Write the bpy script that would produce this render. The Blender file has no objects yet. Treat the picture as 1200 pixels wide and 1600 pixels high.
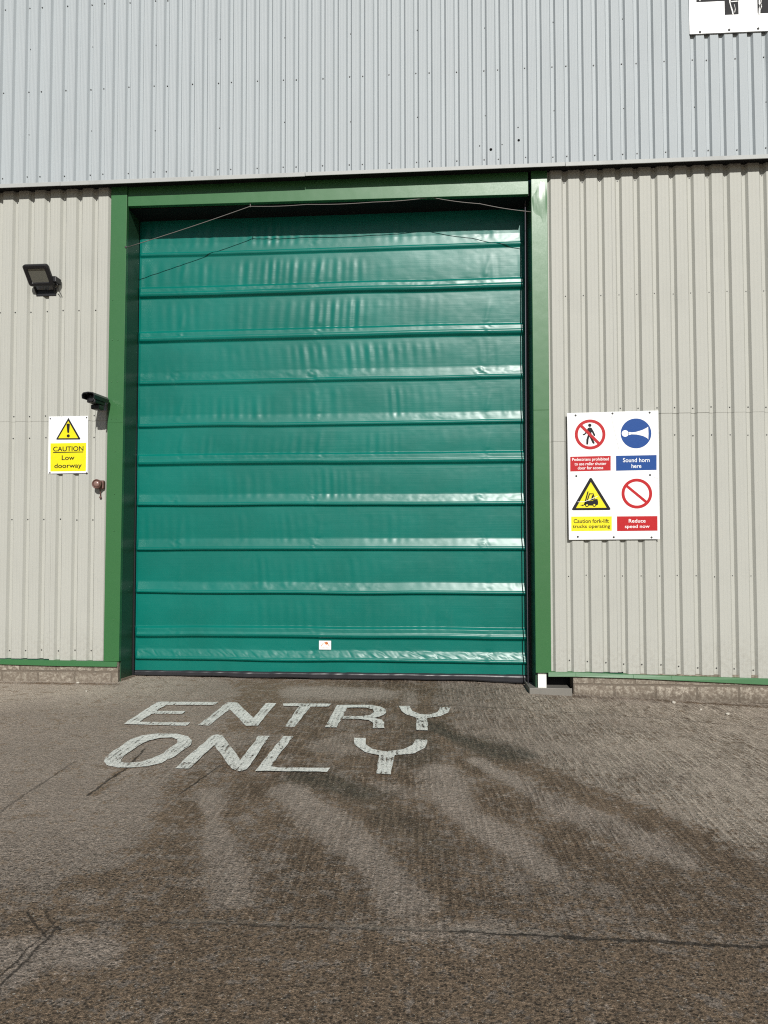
import bpy, math, random
import numpy as np
random.seed(7); rng = np.random.default_rng(11)
S = bpy.context.scene; COL = S.collection
rad = math.radians

# ------------------------------------------------------------------ camera solve (from the rib pitch of the cladding)
YAW, TILT, ROLL, D, F = -0.06996306, 0.03603415, -0.00176813, 7.98292, 1084.3787
H = 1.72                                   # lens height over the concrete; ground is z = 0, cladding face is y = 0
cy, sy, ct, st = math.cos(YAW), math.sin(YAW), math.cos(TILT), math.sin(TILT)
FW = np.array([sy*ct, cy*ct, st]); R0 = np.array([cy, -sy, 0.0]); U0 = np.cross(R0, FW)
RT = R0*math.cos(ROLL) + U0*math.sin(ROLL); UP = -R0*math.sin(ROLL) + U0*math.cos(ROLL)
CAM = np.array([0.0, -D, H])
def ray(px, py): return FW + (px-600)/F*RT - (py-800)/F*UP
def W(px, py, Y=0.0):                      # a measured point of the photograph on the vertical plane y = Y
    v = ray(px, py); return CAM + v*((Y+D)/v[1])
def sstep(a, b, x):
    t = np.clip((x-a)/(b-a), 0, 1); return t*t*(3-2*t)
def gz(x, y):                              # yard level: falls away to the right along the foot of the wall
    x = np.asarray(x, float); y = np.asarray(y, float)
    fall = 0.038*np.maximum(0, x-0.35) * sstep(-3.6, -0.4, y) * (1-0.7*sstep(5, 9, x))
    rise = 0.02*sstep(-1.5, -4.0, x) * sstep(-2.5, -0.3, y)
    return rise - fall
def G(px, py, dz=0.0):                     # a measured point on the ground
    v = ray(px, py); z = 0.0
    for _ in range(8):
        t = (z+dz-H)/v[2]; P = CAM+v*t; z = float(gz(P[0], P[1]))
    return P

# ------------------------------------------------------------------ mesh helpers
class MB:
    def __init__(s): s.v = []; s.f = []; s.m = []
    def add(s, vs, fs, mi=0):
        b = len(s.v); s.v += [tuple(map(float, p)) for p in vs]
        for f in fs: s.f.append(tuple(b+i for i in f)); s.m.append(mi)
        return s
    def hexa(s, c, mi=0):                  # 8 corners: bottom 4 (ccw from above), top 4
        return s.add(c, [(3,2,1,0),(4,5,6,7),(0,1,5,4),(1,2,6,5),(2,3,7,6),(3,0,4,7)], mi)
    def box(s, x0, x1, y0, y1, z0, z1, mi=0):
        return s.hexa([(x0,y0,z0),(x1,y0,z0),(x1,y1,z0),(x0,y1,z0),(x0,y0,z1),(x1,y0,z1),(x1,y1,z1),(x0,y1,z1)], mi)
    def slab(s, poly, y0, y1, mi=0):       # polygon in x,z (front y0 nearer the camera), extruded back to y1
        a = sum(poly[i][0]*poly[(i+1)%len(poly)][1]-poly[(i+1)%len(poly)][0]*poly[i][1] for i in range(len(poly)))
        if a < 0: poly = poly[::-1]
        n = len(poly)
        vs = [(p[0],y0,p[1]) for p in poly]+[(p[0],y1,p[1]) for p in poly]
        fs = [tuple(range(n)), tuple(range(2*n-1, n-1, -1))]+[((i+1)%n, i, n+i, n+(i+1)%n) for i in range(n)]
        return s.add(vs, fs, mi)
    def ring(s, cx, cz, r0, r1, y0, y1, n=64, mi=0):
        vs = []
        for y in (y0, y1):
            for r in (r1, r0):
                vs += [(cx+r*math.cos(2*math.pi*i/n), y, cz+r*math.sin(2*math.pi*i/n)) for i in range(n)]
        fs = []
        for i in range(n):
            j = (i+1) % n
            fs += [(i, j, n+j, n+i), (2*n+j, 2*n+i, 3*n+i, 3*n+j), (j, i, 2*n+i, 2*n+j), (n+i, n+j, 3*n+j, 3*n+i)]
        return s.add(vs, fs, mi)
    def tube(s, pts, r, n=8, mi=0):
        pts = [np.array(p, float) for p in pts]; vs = []; k = len(pts)
        for i, p in enumerate(pts):
            t = pts[min(i+1, k-1)]-pts[max(i-1, 0)]; t /= np.linalg.norm(t)
            a = np.array([0,0,1.0]) if abs(t[2]) < .9 else np.array([1.0,0,0])
            u = np.cross(t, a); u /= np.linalg.norm(u); w = np.cross(t, u)
            rr = r[i] if isinstance(r, (list, tuple)) else r
            vs += [p+rr*(math.cos(2*math.pi*j/n)*u+math.sin(2*math.pi*j/n)*w) for j in range(n)]
        fs = [(i*n+j, i*n+(j+1)%n, (i+1)*n+(j+1)%n, (i+1)*n+j) for i in range(k-1) for j in range(n)]
        fs += [tuple(range(n-1, -1, -1)), tuple((k-1)*n+j for j in range(n))]
        return s.add(vs, fs, mi)
    def lathe(s, c, prof, n=28, mi=0):     # about an axis through c pointing out of the wall (-y); prof = [(out, radius)]
        vs = []
        for o, r in prof: vs += [(c[0]+r*math.cos(2*math.pi*j/n), c[1]-o, c[2]+r*math.sin(2*math.pi*j/n)) for j in range(n)]
        k = len(prof)
        fs = [(i*n+j, i*n+(j+1)%n, (i+1)*n+(j+1)%n, (i+1)*n+j) for i in range(k-1) for j in range(n)]
        fs += [tuple(range(n-1, -1, -1)), tuple((k-1)*n+j for j in range(n))]
        return s.add(vs, fs, mi)
    def build(s, name, mats, parent=None, bevel=0, smooth=False, segs=2):
        base = np.zeros(3); q = parent
        while q is not None: base += np.array(q.location); q = q.parent
        me = bpy.data.meshes.new(name)
        me.from_pydata([tuple(np.array(v)-base) for v in s.v], [], s.f)
        if not isinstance(mats, (list, tuple)): mats = [mats]
        for m in mats: me.materials.append(m)
        me.polygons.foreach_set('material_index', s.m)
        if smooth: me.polygons.foreach_set('use_smooth', [True]*len(me.polygons))
        me.update(); o = bpy.data.objects.new(name, me); COL.objects.link(o)
        if parent is not None: o.parent = parent
        if bevel:
            b = o.modifiers.new('edge', 'BEVEL'); b.width = bevel; b.segments = segs; b.limit_method = 'ANGLE'; b.angle_limit = rad(40)
        return o
def tag(o, label=None, cat=None, group=None, kind=None):
    if label: o['label'] = label
    if cat: o['category'] = cat
    if group: o['group'] = group
    if kind: o['kind'] = kind
    return o
def empty(name, loc, label, cat, group=None):
    o = bpy.data.objects.new(name, None); COL.objects.link(o); o.location = [float(c) for c in loc]; o.empty_display_size = .1
    return tag(o, label, cat, group)
def fast_mesh(name, co, quads, mat, smooth=True, parent=None, attrs=None):
    me = bpy.data.meshes.new(name); nq = len(quads)
    me.vertices.add(len(co)); me.vertices.foreach_set('co', np.ascontiguousarray(co, np.float32).ravel())
    me.loops.add(nq*4); me.loops.foreach_set('vertex_index', np.ascontiguousarray(quads, np.int32).ravel())
    me.polygons.add(nq); me.polygons.foreach_set('loop_start', np.arange(0, nq*4, 4, dtype=np.int32))
    me.polygons.foreach_set('use_smooth', np.full(nq, smooth))
    me.materials.append(mat); me.update(calc_edges=True); me.validate()
    for k, a in (attrs or {}).items():
        at = me.attributes.new(k, 'FLOAT', 'POINT'); at.data.foreach_set('value', np.ascontiguousarray(a, np.float32))
    o = bpy.data.objects.new(name, me); COL.objects.link(o)
    if parent is not None: o.parent = parent
    return o
def grid_quads(nx, nz, flip=False):
    i = np.arange(nz-1)[:, None]*nx+np.arange(nx-1)[None, :]; i = i.ravel()
    q = np.stack([i, i+1, i+nx+1, i+nx], 1)
    return q[:, ::-1] if flip else q
def vnoise(x, z, seed):                    # smooth value noise, unit lattice
    g = np.random.default_rng(seed).random((256, 256))*2-1
    xi = np.floor(x).astype(int); zi = np.floor(z).astype(int); u = x-xi; v = z-zi
    u = u*u*u*(u*(u*6-15)+10); v = v*v*v*(v*(v*6-15)+10)
    a = lambda i, j: g[(xi+i) % 256, (zi+j) % 256]
    return (a(0,0)*(1-u)+a(1,0)*u)*(1-v)+(a(0,1)*(1-u)+a(1,1)*u)*v
def fbm(x, z, seed, o=4): return sum(vnoise(x*2**k, z*2**k, seed+k)*.5**k for k in range(o))

# ------------------------------------------------------------------ node helpers and materials
class NT:
    def __init__(s, name):
        s.mat = bpy.data.materials.new(name); s.mat.use_nodes = True; s.t = s.mat.node_tree
        s.p = s.t.nodes['Principled BSDF']; s.out = s.t.nodes['Material Output']
    def n(s, typ, **k):
        nd = s.t.nodes.new(typ)
        for a, b in k.items(): setattr(nd, a, b)
        return nd
    def set(s, sock, val):
        if isinstance(val, bpy.types.NodeSocket): s.t.links.new(val, sock)
        elif isinstance(val, (tuple, list)) and sock.type == 'RGBA' and len(val) == 3: sock.default_value = (*val, 1)
        else: sock.default_value = val
    def math(s, op, a, b=0.0, c=0.0, clamp=False):
        nd = s.n('ShaderNodeMath', operation=op, use_clamp=clamp)
        for i, x in enumerate((a, b, c)): s.set(nd.inputs[i], x)
        return nd.outputs[0]
    def vm(s, op, a, b=None, scale=None):
        nd = s.n('ShaderNodeVectorMath', operation=op); s.set(nd.inputs[0], a)
        if b is not None: s.set(nd.inputs[1], b)
        if scale is not None: s.set(nd.inputs['Scale'], scale)
        return nd
    def mix(s, f, a, b, mode='MIX'):
        nd = s.n('ShaderNodeMix', data_type='RGBA', blend_type=mode); s.set(nd.inputs['Factor'], f); s.set(nd.inputs['A'], a); s.set(nd.inputs['B'], b)
        return nd.outputs['Result']
    def ss(s, x, a, b, lo=0.0, hi=1.0):
        nd = s.n('ShaderNodeMapRange', interpolation_type='SMOOTHSTEP')
        for k, v in zip(('Value','From Min','From Max','To Min','To Max'), (x, a, b, lo, hi)): s.set(nd.inputs[k], v)
        return nd.outputs[0]
    def pos(s): return s.n('ShaderNodeNewGeometry').outputs['Position']
    def noise(s, vec, scale, detail=4, rough=.55, out=0, stretch=None):
        if stretch: vec = s.vm('MULTIPLY', vec, stretch).outputs[0]
        nd = s.n('ShaderNodeTexNoise'); s.set(nd.inputs['Vector'], vec); nd.inputs['Scale'].default_value = scale
        nd.inputs['Detail'].default_value = detail; nd.inputs['Roughness'].default_value = rough
        return nd.outputs[out]
    def bump(s, h, dist=1.0, strength=1.0):
        nd = s.n('ShaderNodeBump'); s.set(nd.inputs['Height'], h); nd.inputs['Distance'].default_value = dist; nd.inputs['Strength'].default_value = strength
        s.t.links.new(nd.outputs[0], s.p.inputs['Normal']); return nd
    def fin(s, col, rough=.5, spec=.5, metal=0.0):
        s.set(s.p.inputs['Base Color'], col); s.set(s.p.inputs['Roughness'], rough)
        s.set(s.p.inputs['Specular IOR Level'], spec); s.set(s.p.inputs['Metallic'], metal); return s.mat

def paint(name, col, rough=.45, spec=.5, var=.06, grime=.12, wav=.0008, metal=0.0, gscale=1.0, coat=0.0, splash=0.0):
    m = NT(name); P = m.pos()
    n1 = m.noise(P, 1.3, 3); n2 = m.noise(P, 3.5*gscale, 5, .6, stretch=(1, 1, .35)); n3 = m.noise(P, 60, 3)
    c = m.mix(m.math('MULTIPLY', m.ss(n2, .5, .78), grime), col, tuple(x*.55 for x in col))
    k = m.math('ADD', 1-var, m.math('MULTIPLY', n1, 2*var))
    c = m.mix(1.0, c, m.n('ShaderNodeCombineColor').outputs[0], 'MULTIPLY') if False else m.vm('SCALE', c, scale=k).outputs[0]
    if splash:
        zz = m.n('ShaderNodeSeparateXYZ'); m.t.links.new(P, zz.inputs[0])
        sm = m.math('MULTIPLY', m.ss(m.math('ADD', zz.outputs[2], m.math('MULTIPLY', m.noise(P, 2.5, 4, .6, stretch=(1, 1, .4)), -.5)), .55, -.05), m.ss(m.noise(P, 24, 5, .7), .40, .66))
        c = m.mix(m.math('MULTIPLY', sm, splash), c, (.16,.13,.095))
        spk = m.math('MULTIPLY', m.ss(m.noise(P, 55, 3, .7), .66, .72), m.ss(m.noise(P, 1.6, 3), .54, .64)); c = m.mix(m.math('MULTIPLY', spk, .5), c, (.17,.145,.11))
    r = m.math('ADD', rough-.06, m.math('MULTIPLY', n3, .12))
    m.bump(m.math('ADD', m.math('MULTIPLY', m.noise(P, 3.0, 2, .5), wav*4), m.math('MULTIPLY', n3, wav*.07)))
    m.p.inputs['Coat Weight'].default_value = coat; m.p.inputs['Coat Roughness'].default_value = .20
    return m.fin(c, r, spec, metal)
def flat(name, col, rough=.5, spec=.4, metal=0.0):
    m = NT(name); P = m.pos(); n = m.noise(P, 40, 4)
    c = m.vm('SCALE', col if False else m.mix(0.0, col, col), scale=m.math('ADD', .92, m.math('MULTIPLY', n, .16))).outputs[0]
    m.bump(m.math('MULTIPLY', n, .0006))
    return m.fin(c, rough, spec, metal)

M = {}
M['upper'] = paint('light_grey_sheet', (.352,.384,.400), .58, .28, .03, .06, .0006)
M['lower'] = paint('stone_grey_sheet', (.385,.386,.350), .60, .28, .035, .12, .0008, splash=.20)
M['trimgrey'] = paint('grey_flashing', (.36,.37,.36), .55, .35, .06, .35, .0006)
M['green'] = paint('green_frame_paint', (.030,.122,.038), .42, .42, .05, .08, .0010, coat=.15)
M['greenshade'] = paint('green_reveal_shade', (.018,.055,.027), .42, .4, .05, .12, .0008)  # frame green with the shade of the recess sides put into its colour
M['screw'] = flat('dark_screw_heads', (.05,.05,.05), .5)
M['black'] = flat('black_plastic', (.012,.012,.014), .42)
M['soffit'] = flat('black_soffit_shade', (.010,.010,.011), .8, .2)  # black colour stands in for shade under soffits and behind openings
M['rubber'] = flat('black_rubber', (.022,.022,.026), .38, .5)
M['steel'] = paint('weathered_galvanised_steel', (.19,.18,.16), .5, .3, .12, .5, .001, .25)
M['plate'] = flat('grey_bracket_paint', (.26,.28,.33), .5)
M['whitepost'] = paint('white_post_paint', (.72,.72,.68), .5, .4, .05, .2)
M['white'] = paint('white_sign_face', (.76,.77,.77), .36, .5, .02, .05, .0002)
M['yellow'] = flat('sign_yellow', (.72,.62,.008), .38)
M['signblack'] = flat('sign_black', (.014,.014,.016), .6, .15)
M['signred'] = flat('sign_red', (.41,.014,.018), .45, .2)
M['signblue'] = flat('sign_blue', (.010,.058,.235), .45, .2)
M['scratch'] = flat('peeled_white_scratches', (.72,.72,.70), .6)
M['hair'] = flat('grey_hairline', (.42,.43,.43), .6)
M['orange'] = flat('sticker_orange', (.70,.22,.06), .5)
M['stickergrey'] = flat('sticker_grey_print', (.55,.52,.50), .5)
M['wire'] = flat('galvanised_wire', (.15,.135,.125), .5, .4, .3)
M['glass'] = flat('dull_lamp_glass', (.13,.13,.11), .22, .6)
M['cable'] = flat('grey_violet_cable', (.10,.095,.115), .5)
M['rust'] = paint('faded_brown_red_plastic', (.125,.060,.048), .5, .5, .15, .4, .001)
M['dome'] = flat('faded_dome', (.22,.13,.11), .3, .6)
M['stone'] = flat('pale_stone', (.48,.45,.39), .8, .2)
M['leaf'] = flat('weed_leaf', (.07,.09,.03), .7, .2)
M['hole'] = flat('dark_hole', (.004,.004,.004), .9, .1)
M['timber'] = paint('old_timber', (.17,.13,.10), .8, .2, .2, .5)

def door_mat():
    m = NT('teal_pvc_curtain'); P = m.pos()
    n1 = m.noise(P, 1.1, 4); hl = m.noise(P, 9, 5, .7, stretch=(.10, 1, 7)); fine = m.noise(P, 70, 3); d = m.noise(P, 4, 6, .7, stretch=(1, 1, .3))
    c = m.mix(m.ss(n1, .3, .7), (0.0,.118,.092), (0.0,.138,.109))
    c = m.mix(m.math('MULTIPLY', m.ss(d, .58, .8), .12), c, (.05,.16,.13))
    r = m.math('ADD', .375, m.math('ADD', m.math('MULTIPLY', hl, .03), m.math('MULTIPLY', m.ss(d, .5, .8), .10)))
    m.bump(m.math('ADD', m.math('MULTIPLY', hl, .0012), m.math('MULTIPLY', fine, .00025)))
    m.p.inputs['Coat Weight'].default_value = .24; m.p.inputs['Coat Roughness'].default_value = .28
    return m.fin(c, r, .24)
M['door'] = door_mat()

def block_mat():
    m = NT('old_concrete_block'); tc = m.n('ShaderNodeTexCoord').outputs['Object']; P = m.pos()
    sx = m.n('ShaderNodeSeparateXYZ'); m.t.links.new(tc, sx.inputs[0])
    cb = m.n('ShaderNodeCombineXYZ'); m.t.links.new(sx.outputs[0], cb.inputs[0]); m.t.links.new(sx.outputs[2], cb.inputs[1])
    wob = m.noise(P, 9, 3, out=1)
    v = m.vm('ADD', cb.outputs[0], m.vm('SCALE', m.vm('SUBTRACT', wob, (.5,.5,.5)).outputs[0], scale=.012).outputs[0]).outputs[0]
    b = m.n('ShaderNodeTexBrick', offset=.5); m.t.links.new(v, b.inputs['Vector'])
    for k, val in (('Scale', 1.0), ('Mortar Size', .011), ('Mortar Smooth', .2), ('Brick Width', .45), ('Row Height', .19)): b.inputs[k].default_value = val
    b.inputs['Color1'].default_value = (.52,.47,.39,1); b.inputs['Color2'].default_value = (.34,.305,.25,1); b.inputs['Mortar'].default_value = (.11,.095,.075,1)
    n = m.noise(P, 22, 7, .75); g = m.noise(P, 3.5, 6, .7)
    c = m.mix(m.ss(n, .42, .66, 0, .75), (.17,.14,.11), b.outputs['Color'])
    z = m.n('ShaderNodeSeparateXYZ'); m.t.links.new(P, z.inputs[0])
    low = m.math('ADD', m.ss(z.outputs[2], .10, -.12), m.math('MULTIPLY', m.math('SUBTRACT', g, .5), 1.6))
    c = m.mix(m.ss(low, .35, 1.0, 0, .55), c, (.085,.068,.052))
    pits = m.noise(P, 120, 4, .7); c = m.mix(m.ss(pits, .60, .70, 0, .6), c, (.06,.05,.04))
    m.bump(m.math('ADD', m.math('MULTIPLY', n, .010), m.math('SUBTRACT', m.math('MULTIPLY', pits, .004), m.math('MULTIPLY', b.outputs['Fac'], .008))))
    return m.fin(c, .9, .2)
M['block'] = block_mat()

def seg(m, P, a, b, r, soft=.6):           # 1 inside a worn line between two ground points
    ab = np.array([b[0]-a[0], b[1]-a[1], 0]); L2 = float(ab@ab)
    d = m.vm('SUBTRACT', P, (float(a[0]), float(a[1]), 0)).outputs[0]
    t = m.math('DIVIDE', m.vm('DOT_PRODUCT', d, tuple(map(float, ab))).outputs['Value'], L2, clamp=True)
    q = m.vm('SCALE', tuple(map(float, ab)), scale=t).outputs[0]
    dist = m.vm('LENGTH', m.vm('SUBTRACT', d, q).outputs[0]).outputs['Value']
    return m.ss(dist, r, r*soft)
def ground_mat():
    m = NT('tamped_concrete_yard'); P0 = m.pos()
    P = m.vm('MULTIPLY', P0, (1, 1, 0)).outputs[0]
    att = lambda k: m.n('ShaderNodeAttribute', attribute_name=k).outputs['Fac']
    aD, aL, aR, aG, aA, aP = att('dark'), att('dust'), att('ridge'), att('damp'), att('aggregate'), att('pale')
    n1 = m.noise(P, 2.2, 6, .6); n2 = m.noise(P, 17, 6, .7); n3 = m.noise(P, 75, 5, .75); n4 = m.noise(P, 240, 3, .7); nA = m.noise(P, 33, 5, .68); nM = m.noise(P, 6.5, 5, .66); nB = m.noise(P, 46, 4, .7, stretch=(.8, 1.1, 1))
    # ridges left by the tamping beam, running away from the door
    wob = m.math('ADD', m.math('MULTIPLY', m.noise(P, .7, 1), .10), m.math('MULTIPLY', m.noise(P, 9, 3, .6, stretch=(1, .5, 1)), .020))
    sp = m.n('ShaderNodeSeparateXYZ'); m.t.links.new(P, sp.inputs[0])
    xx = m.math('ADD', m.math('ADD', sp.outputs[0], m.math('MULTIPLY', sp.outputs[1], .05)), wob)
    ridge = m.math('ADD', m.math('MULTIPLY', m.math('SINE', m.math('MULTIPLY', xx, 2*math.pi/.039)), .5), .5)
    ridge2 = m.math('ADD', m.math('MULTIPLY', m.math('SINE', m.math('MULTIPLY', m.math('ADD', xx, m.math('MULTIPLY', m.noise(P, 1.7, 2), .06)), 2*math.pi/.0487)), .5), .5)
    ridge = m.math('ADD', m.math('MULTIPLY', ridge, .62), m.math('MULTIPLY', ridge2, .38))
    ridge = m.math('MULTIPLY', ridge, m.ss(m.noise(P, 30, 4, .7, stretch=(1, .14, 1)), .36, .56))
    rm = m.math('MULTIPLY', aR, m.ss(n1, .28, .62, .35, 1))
    # stain mask
    stn = m.math('ADD', aD, m.math('ADD', m.math('ADD', m.math('MULTIPLY', m.math('SUBTRACT', n1, .5), 1.1), m.math('MULTIPLY', m.math('SUBTRACT', nM, .5), 3.0)), m.math('ADD', m.math('MULTIPLY', m.math('SUBTRACT', n2, .5), 3.6), m.math('MULTIPLY', m.math('SUBTRACT', nA, .5), 2.0))))
    stn = m.ss(stn, .22, .66)
    c = m.mix(m.ss(n1, .3, .7), (.315,.258,.210), (.385,.320,.262))
    c = m.mix(m.math('MULTIPLY', aP, m.ss(n1, .25, .6, .55, 1)), c, (.56,.48,.39))
    c = m.mix(m.math('MULTIPLY', stn, .92), c, (.225,.158,.102))
    c = m.mix(m.math('MULTIPLY', aG, m.ss(n2, .30, .60, .25, .85)), c, (.088,.086,.066))
    dst = m.ss(m.math('ADD', aL, m.math('ADD', m.math('MULTIPLY', m.math('SUBTRACT', n2, .5), 3.0), m.math('MULTIPLY', m.math('SUBTRACT', nM, .5), 2.6))), .35, .8)
    c = m.mix(m.math('MULTIPLY', dst, .75), c, (.40,.335,.28))
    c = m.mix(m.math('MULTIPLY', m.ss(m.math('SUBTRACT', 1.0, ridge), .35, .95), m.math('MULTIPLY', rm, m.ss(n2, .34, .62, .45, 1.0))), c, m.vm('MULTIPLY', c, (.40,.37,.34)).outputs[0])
    k = m.math('MULTIPLY', m.math('MULTIPLY', m.ss(n3, .36, .64, .50, 1.50), m.ss(n4, .36, .64, .66, 1.34)), m.math('MULTIPLY', m.ss(n2, .32, .68, .80, 1.2), m.ss(nA, .36, .64, .72, 1.26)))
    rgh = m.math('ADD', .42, m.math('MULTIPLY', m.math('MAXIMUM', aA, m.math('MULTIPLY', aR, .12)), .58), clamp=True)
    k = m.math('ADD', 1.0, m.math('MULTIPLY', m.math('SUBTRACT', k, 1.0), rgh))
    c = m.vm('SCALE', c, scale=k).outputs[0]
    gouge = m.math('MULTIPLY', m.ss(nB, .585, .66), m.ss(m.noise(P, 3.2, 4, .6), .46, .60)); gouge = m.math('MULTIPLY', gouge, m.math('ADD', .30, m.math('MULTIPLY', aD, .7)))
    c = m.mix(m.math('MULTIPLY', gouge, .75), c, (.070,.052,.038))
    # stones exposed in the worn surface
    def vor(scale, vec=P):
        v = m.n('ShaderNodeTexVoronoi'); m.set(v.inputs['Vector'], vec); v.inputs['Scale'].default_value = scale; return v
    nv = m.vm('SCALE', m.noise(P, 90, 2, .6, out=1), scale=.010).outputs[0]; Pv = m.vm('ADD', P, nv).outputs[0]
    va, vb, vc, vd = vor(85, Pv), vor(130, Pv), vor(40, Pv), vor(58, m.vm('MULTIPLY', Pv, (1, 1.15, 1)).outputs[0])
    cd = None
    def sep(v):
        s_ = m.n('ShaderNodeSeparateColor'); m.t.links.new(v.outputs['Color'], s_.inputs[0]); return s_.outputs
    ca, cb, cc, cd = sep(va), sep(vb), sep(vc), sep(vd)
    ag = m.math('ADD', .25, m.math('MULTIPLY', aA, .75))
    sa = m.math('MULTIPLY', m.ss(va.outputs['Distance'], .42, .30), m.ss(ca[0], .50, .56))
    stone = m.mix(ca[1], (.17,.118,.075), (.44,.34,.24))
    c = m.mix(m.math('MULTIPLY', m.math('MULTIPLY', sa, ag), .72), c, stone)
    pit = m.math('MULTIPLY', m.ss(vd.outputs['Distance'], .60, .22), m.ss(cd[0], .50, .62))
    c = m.mix(m.math('MULTIPLY', m.math('MULTIPLY', pit, ag), .8), c, (.040,.030,.022))
    chip = m.math('MULTIPLY', m.ss(vb.outputs['Distance'], .40, .25), m.ss(cb[1], .945, .95))
    c = m.mix(m.math('MULTIPLY', chip, m.math('ADD', .45, m.math('MULTIPLY', aA, .5))), c, m.mix(cb[2], (.36,.32,.26), (.62,.60,.54)))
    chip2 = m.math('MULTIPLY', m.ss(vc.outputs['Distance'], .26, .18), m.ss(cc[1], .965, .97))
    c = m.mix(m.math('MULTIPLY', chip2, .8), c, (.52,.48,.41))
    # joints and cracks
    wv = m.vm('SCALE', m.vm('SUBTRACT', m.noise(P, 11, 8, .82, out=1), (.5,.5,.5)).outputs[0], scale=.085).outputs[0]
    Pw = m.vm('MULTIPLY', m.vm('ADD', P, wv).outputs[0], (1, 1, 0)).outputs[0]
    def lines(pts, r, soft=.6):
        o = None
        for a, b in zip(pts, pts[1:]):
            s_ = seg(m, Pw, G(*a), G(*b), r, soft); o = s_ if o is None else m.math('MAXIMUM', o, s_)
        return o
    crk = lines([(880,1464),(1000,1470),(1110,1478),(1230,1481)], .013)
    for p, r in (([(790,1460),(885,1464)], .007), ([(700,1457),(800,1460)], .005), ([(-30,1557),(0,1527),(85,1442)], .0045), ([(-30,1575),(0,1543),(91,1448)], .007), ([(41,1426),(72,1464)], .006), ([(67,1415),(84,1442),(100,1432)], .0065),
                 ([(88,1449),(96,1452)], .014), ([(138,1243),(168,1220),(200,1200),(226,1170)], .010), ([(-40,1295),(0,1270),(60,1228),(117,1190)], .009), ([(280,1240),(345,1195)],.007)):
        crk = m.math('MAXIMUM', crk, m.math('MULTIPLY', lines(p, r), 1.0 if r not in (.009, .0065) or p[0][0] < -20 and r == .009 and p[0][1] > 1500 else .6))
    fine = m.math('MAXIMUM', lines([(640,1102),(780,1107),(960,1117),(1210,1137)], .010), m.math('MULTIPLY', lines([(-40,1452),(60,1437)], .008), .7))
    pale = m.math('MULTIPLY', lines([(270,1437),(420,1440),(600,1450),(870,1461)], .022), m.ss(n2, .38, .6))
    thin = m.math('MULTIPLY', lines([(120,1440),(300,1440),(600,1453),(870,1464)], .011), m.ss(n2, .36, .56))
    c = m.mix(m.math('MULTIPLY', thin, .85), c, (.05,.04,.032))
    c = m.mix(m.math('MULTIPLY', pale, .55), c, (.30,.265,.22))
    crkn = m.math('MULTIPLY', crk, m.ss(m.math('ADD', n2, m.math('MULTIPLY', n3, .7)), .58, .82))
    c = m.mix(m.math('MULTIPLY', crkn, .78), c, (.024,.019,.015)); c = m.mix(m.math('MULTIPLY', fine, .6), c, (.06,.05,.04))
    h = m.math('MULTIPLY', ridge, m.math('MULTIPLY', rm, .026))
    h = m.math('ADD', h, m.math('ADD', m.math('MULTIPLY', nA, m.math('ADD', .022, m.math('MULTIPLY', aA, .024))), m.math('ADD', m.math('MULTIPLY', n2, .022), m.math('MULTIPLY', n3, m.math('ADD', .016, m.math('MULTIPLY', aA, .016))))))
    h = m.math('ADD', h, m.math('MULTIPLY', m.math('MULTIPLY', sa, ag), .004))
    h = m.math('SUBTRACT', h, m.math('MULTIPLY', m.math('MULTIPLY', pit, ag), .007))
    h = m.math('SUBTRACT', h, m.math('MULTIPLY', gouge, .012))
    h = m.math('SUBTRACT', h, m.math('ADD', m.math('MULTIPLY', crkn, .02), m.math('MULTIPLY', fine, .006)))
    m.bump(h)
    return m.fin(c, m.math('SUBTRACT', .88, m.math('MULTIPLY', aG, .1)), .25)
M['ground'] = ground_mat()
def marking_mat():
    m = NT('worn_white_road_paint'); P = m.vm('MULTIPLY', m.pos(), (1, 1, 0)).outputs[0]
    n2 = m.noise(P, 17, 6, .7); n3 = m.noise(P, 75, 5, .75); n5 = m.noise(P, 26, 6, .75, stretch=(1.0, .35, 1)); n1 = m.noise(P, 4, 4)
    wear = m.math('ADD', m.math('MULTIPLY', n5, .6), m.math('ADD', m.math('MULTIPLY', n3, .42), m.math('MULTIPLY', n1, .25)))
    sp = m.n('ShaderNodeSeparateXYZ'); m.t.links.new(P, sp.inputs[0])
    wob = m.math('ADD', m.math('MULTIPLY', m.noise(P, .7, 1), .10), m.math('MULTIPLY', m.noise(P, 9, 3, .6, stretch=(1, .5, 1)), .020))
    xx = m.math('ADD', m.math('ADD', sp.outputs[0], m.math('MULTIPLY', sp.outputs[1], .05)), wob)
    rdg = m.math('ADD', m.math('MULTIPLY', m.math('SINE', m.math('MULTIPLY', xx, 2*math.pi/.039)), .5), .5)
    wear = m.math('ADD', wear, m.math('MULTIPLY', m.math('SUBTRACT', 1.0, rdg), .055))
    a = m.ss(wear, .765, .690)
    c = m.mix(m.ss(n3, .35, .65), (.80,.805,.75), (.62,.615,.56)); c = m.mix(m.ss(n1, .35, .7, 0, .4), c, (.48,.47,.42))
    m.bump(m.math('ADD', m.math('MULTIPLY', n2, .016), m.math('ADD', m.math('MULTIPLY', rdg, .006), m.math('MULTIPLY', n3, .012))))
    m.fin(c, .75, .3); m.set(m.p.inputs['Alpha'], a); return m.mat
M['marking'] = marking_mat()

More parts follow.
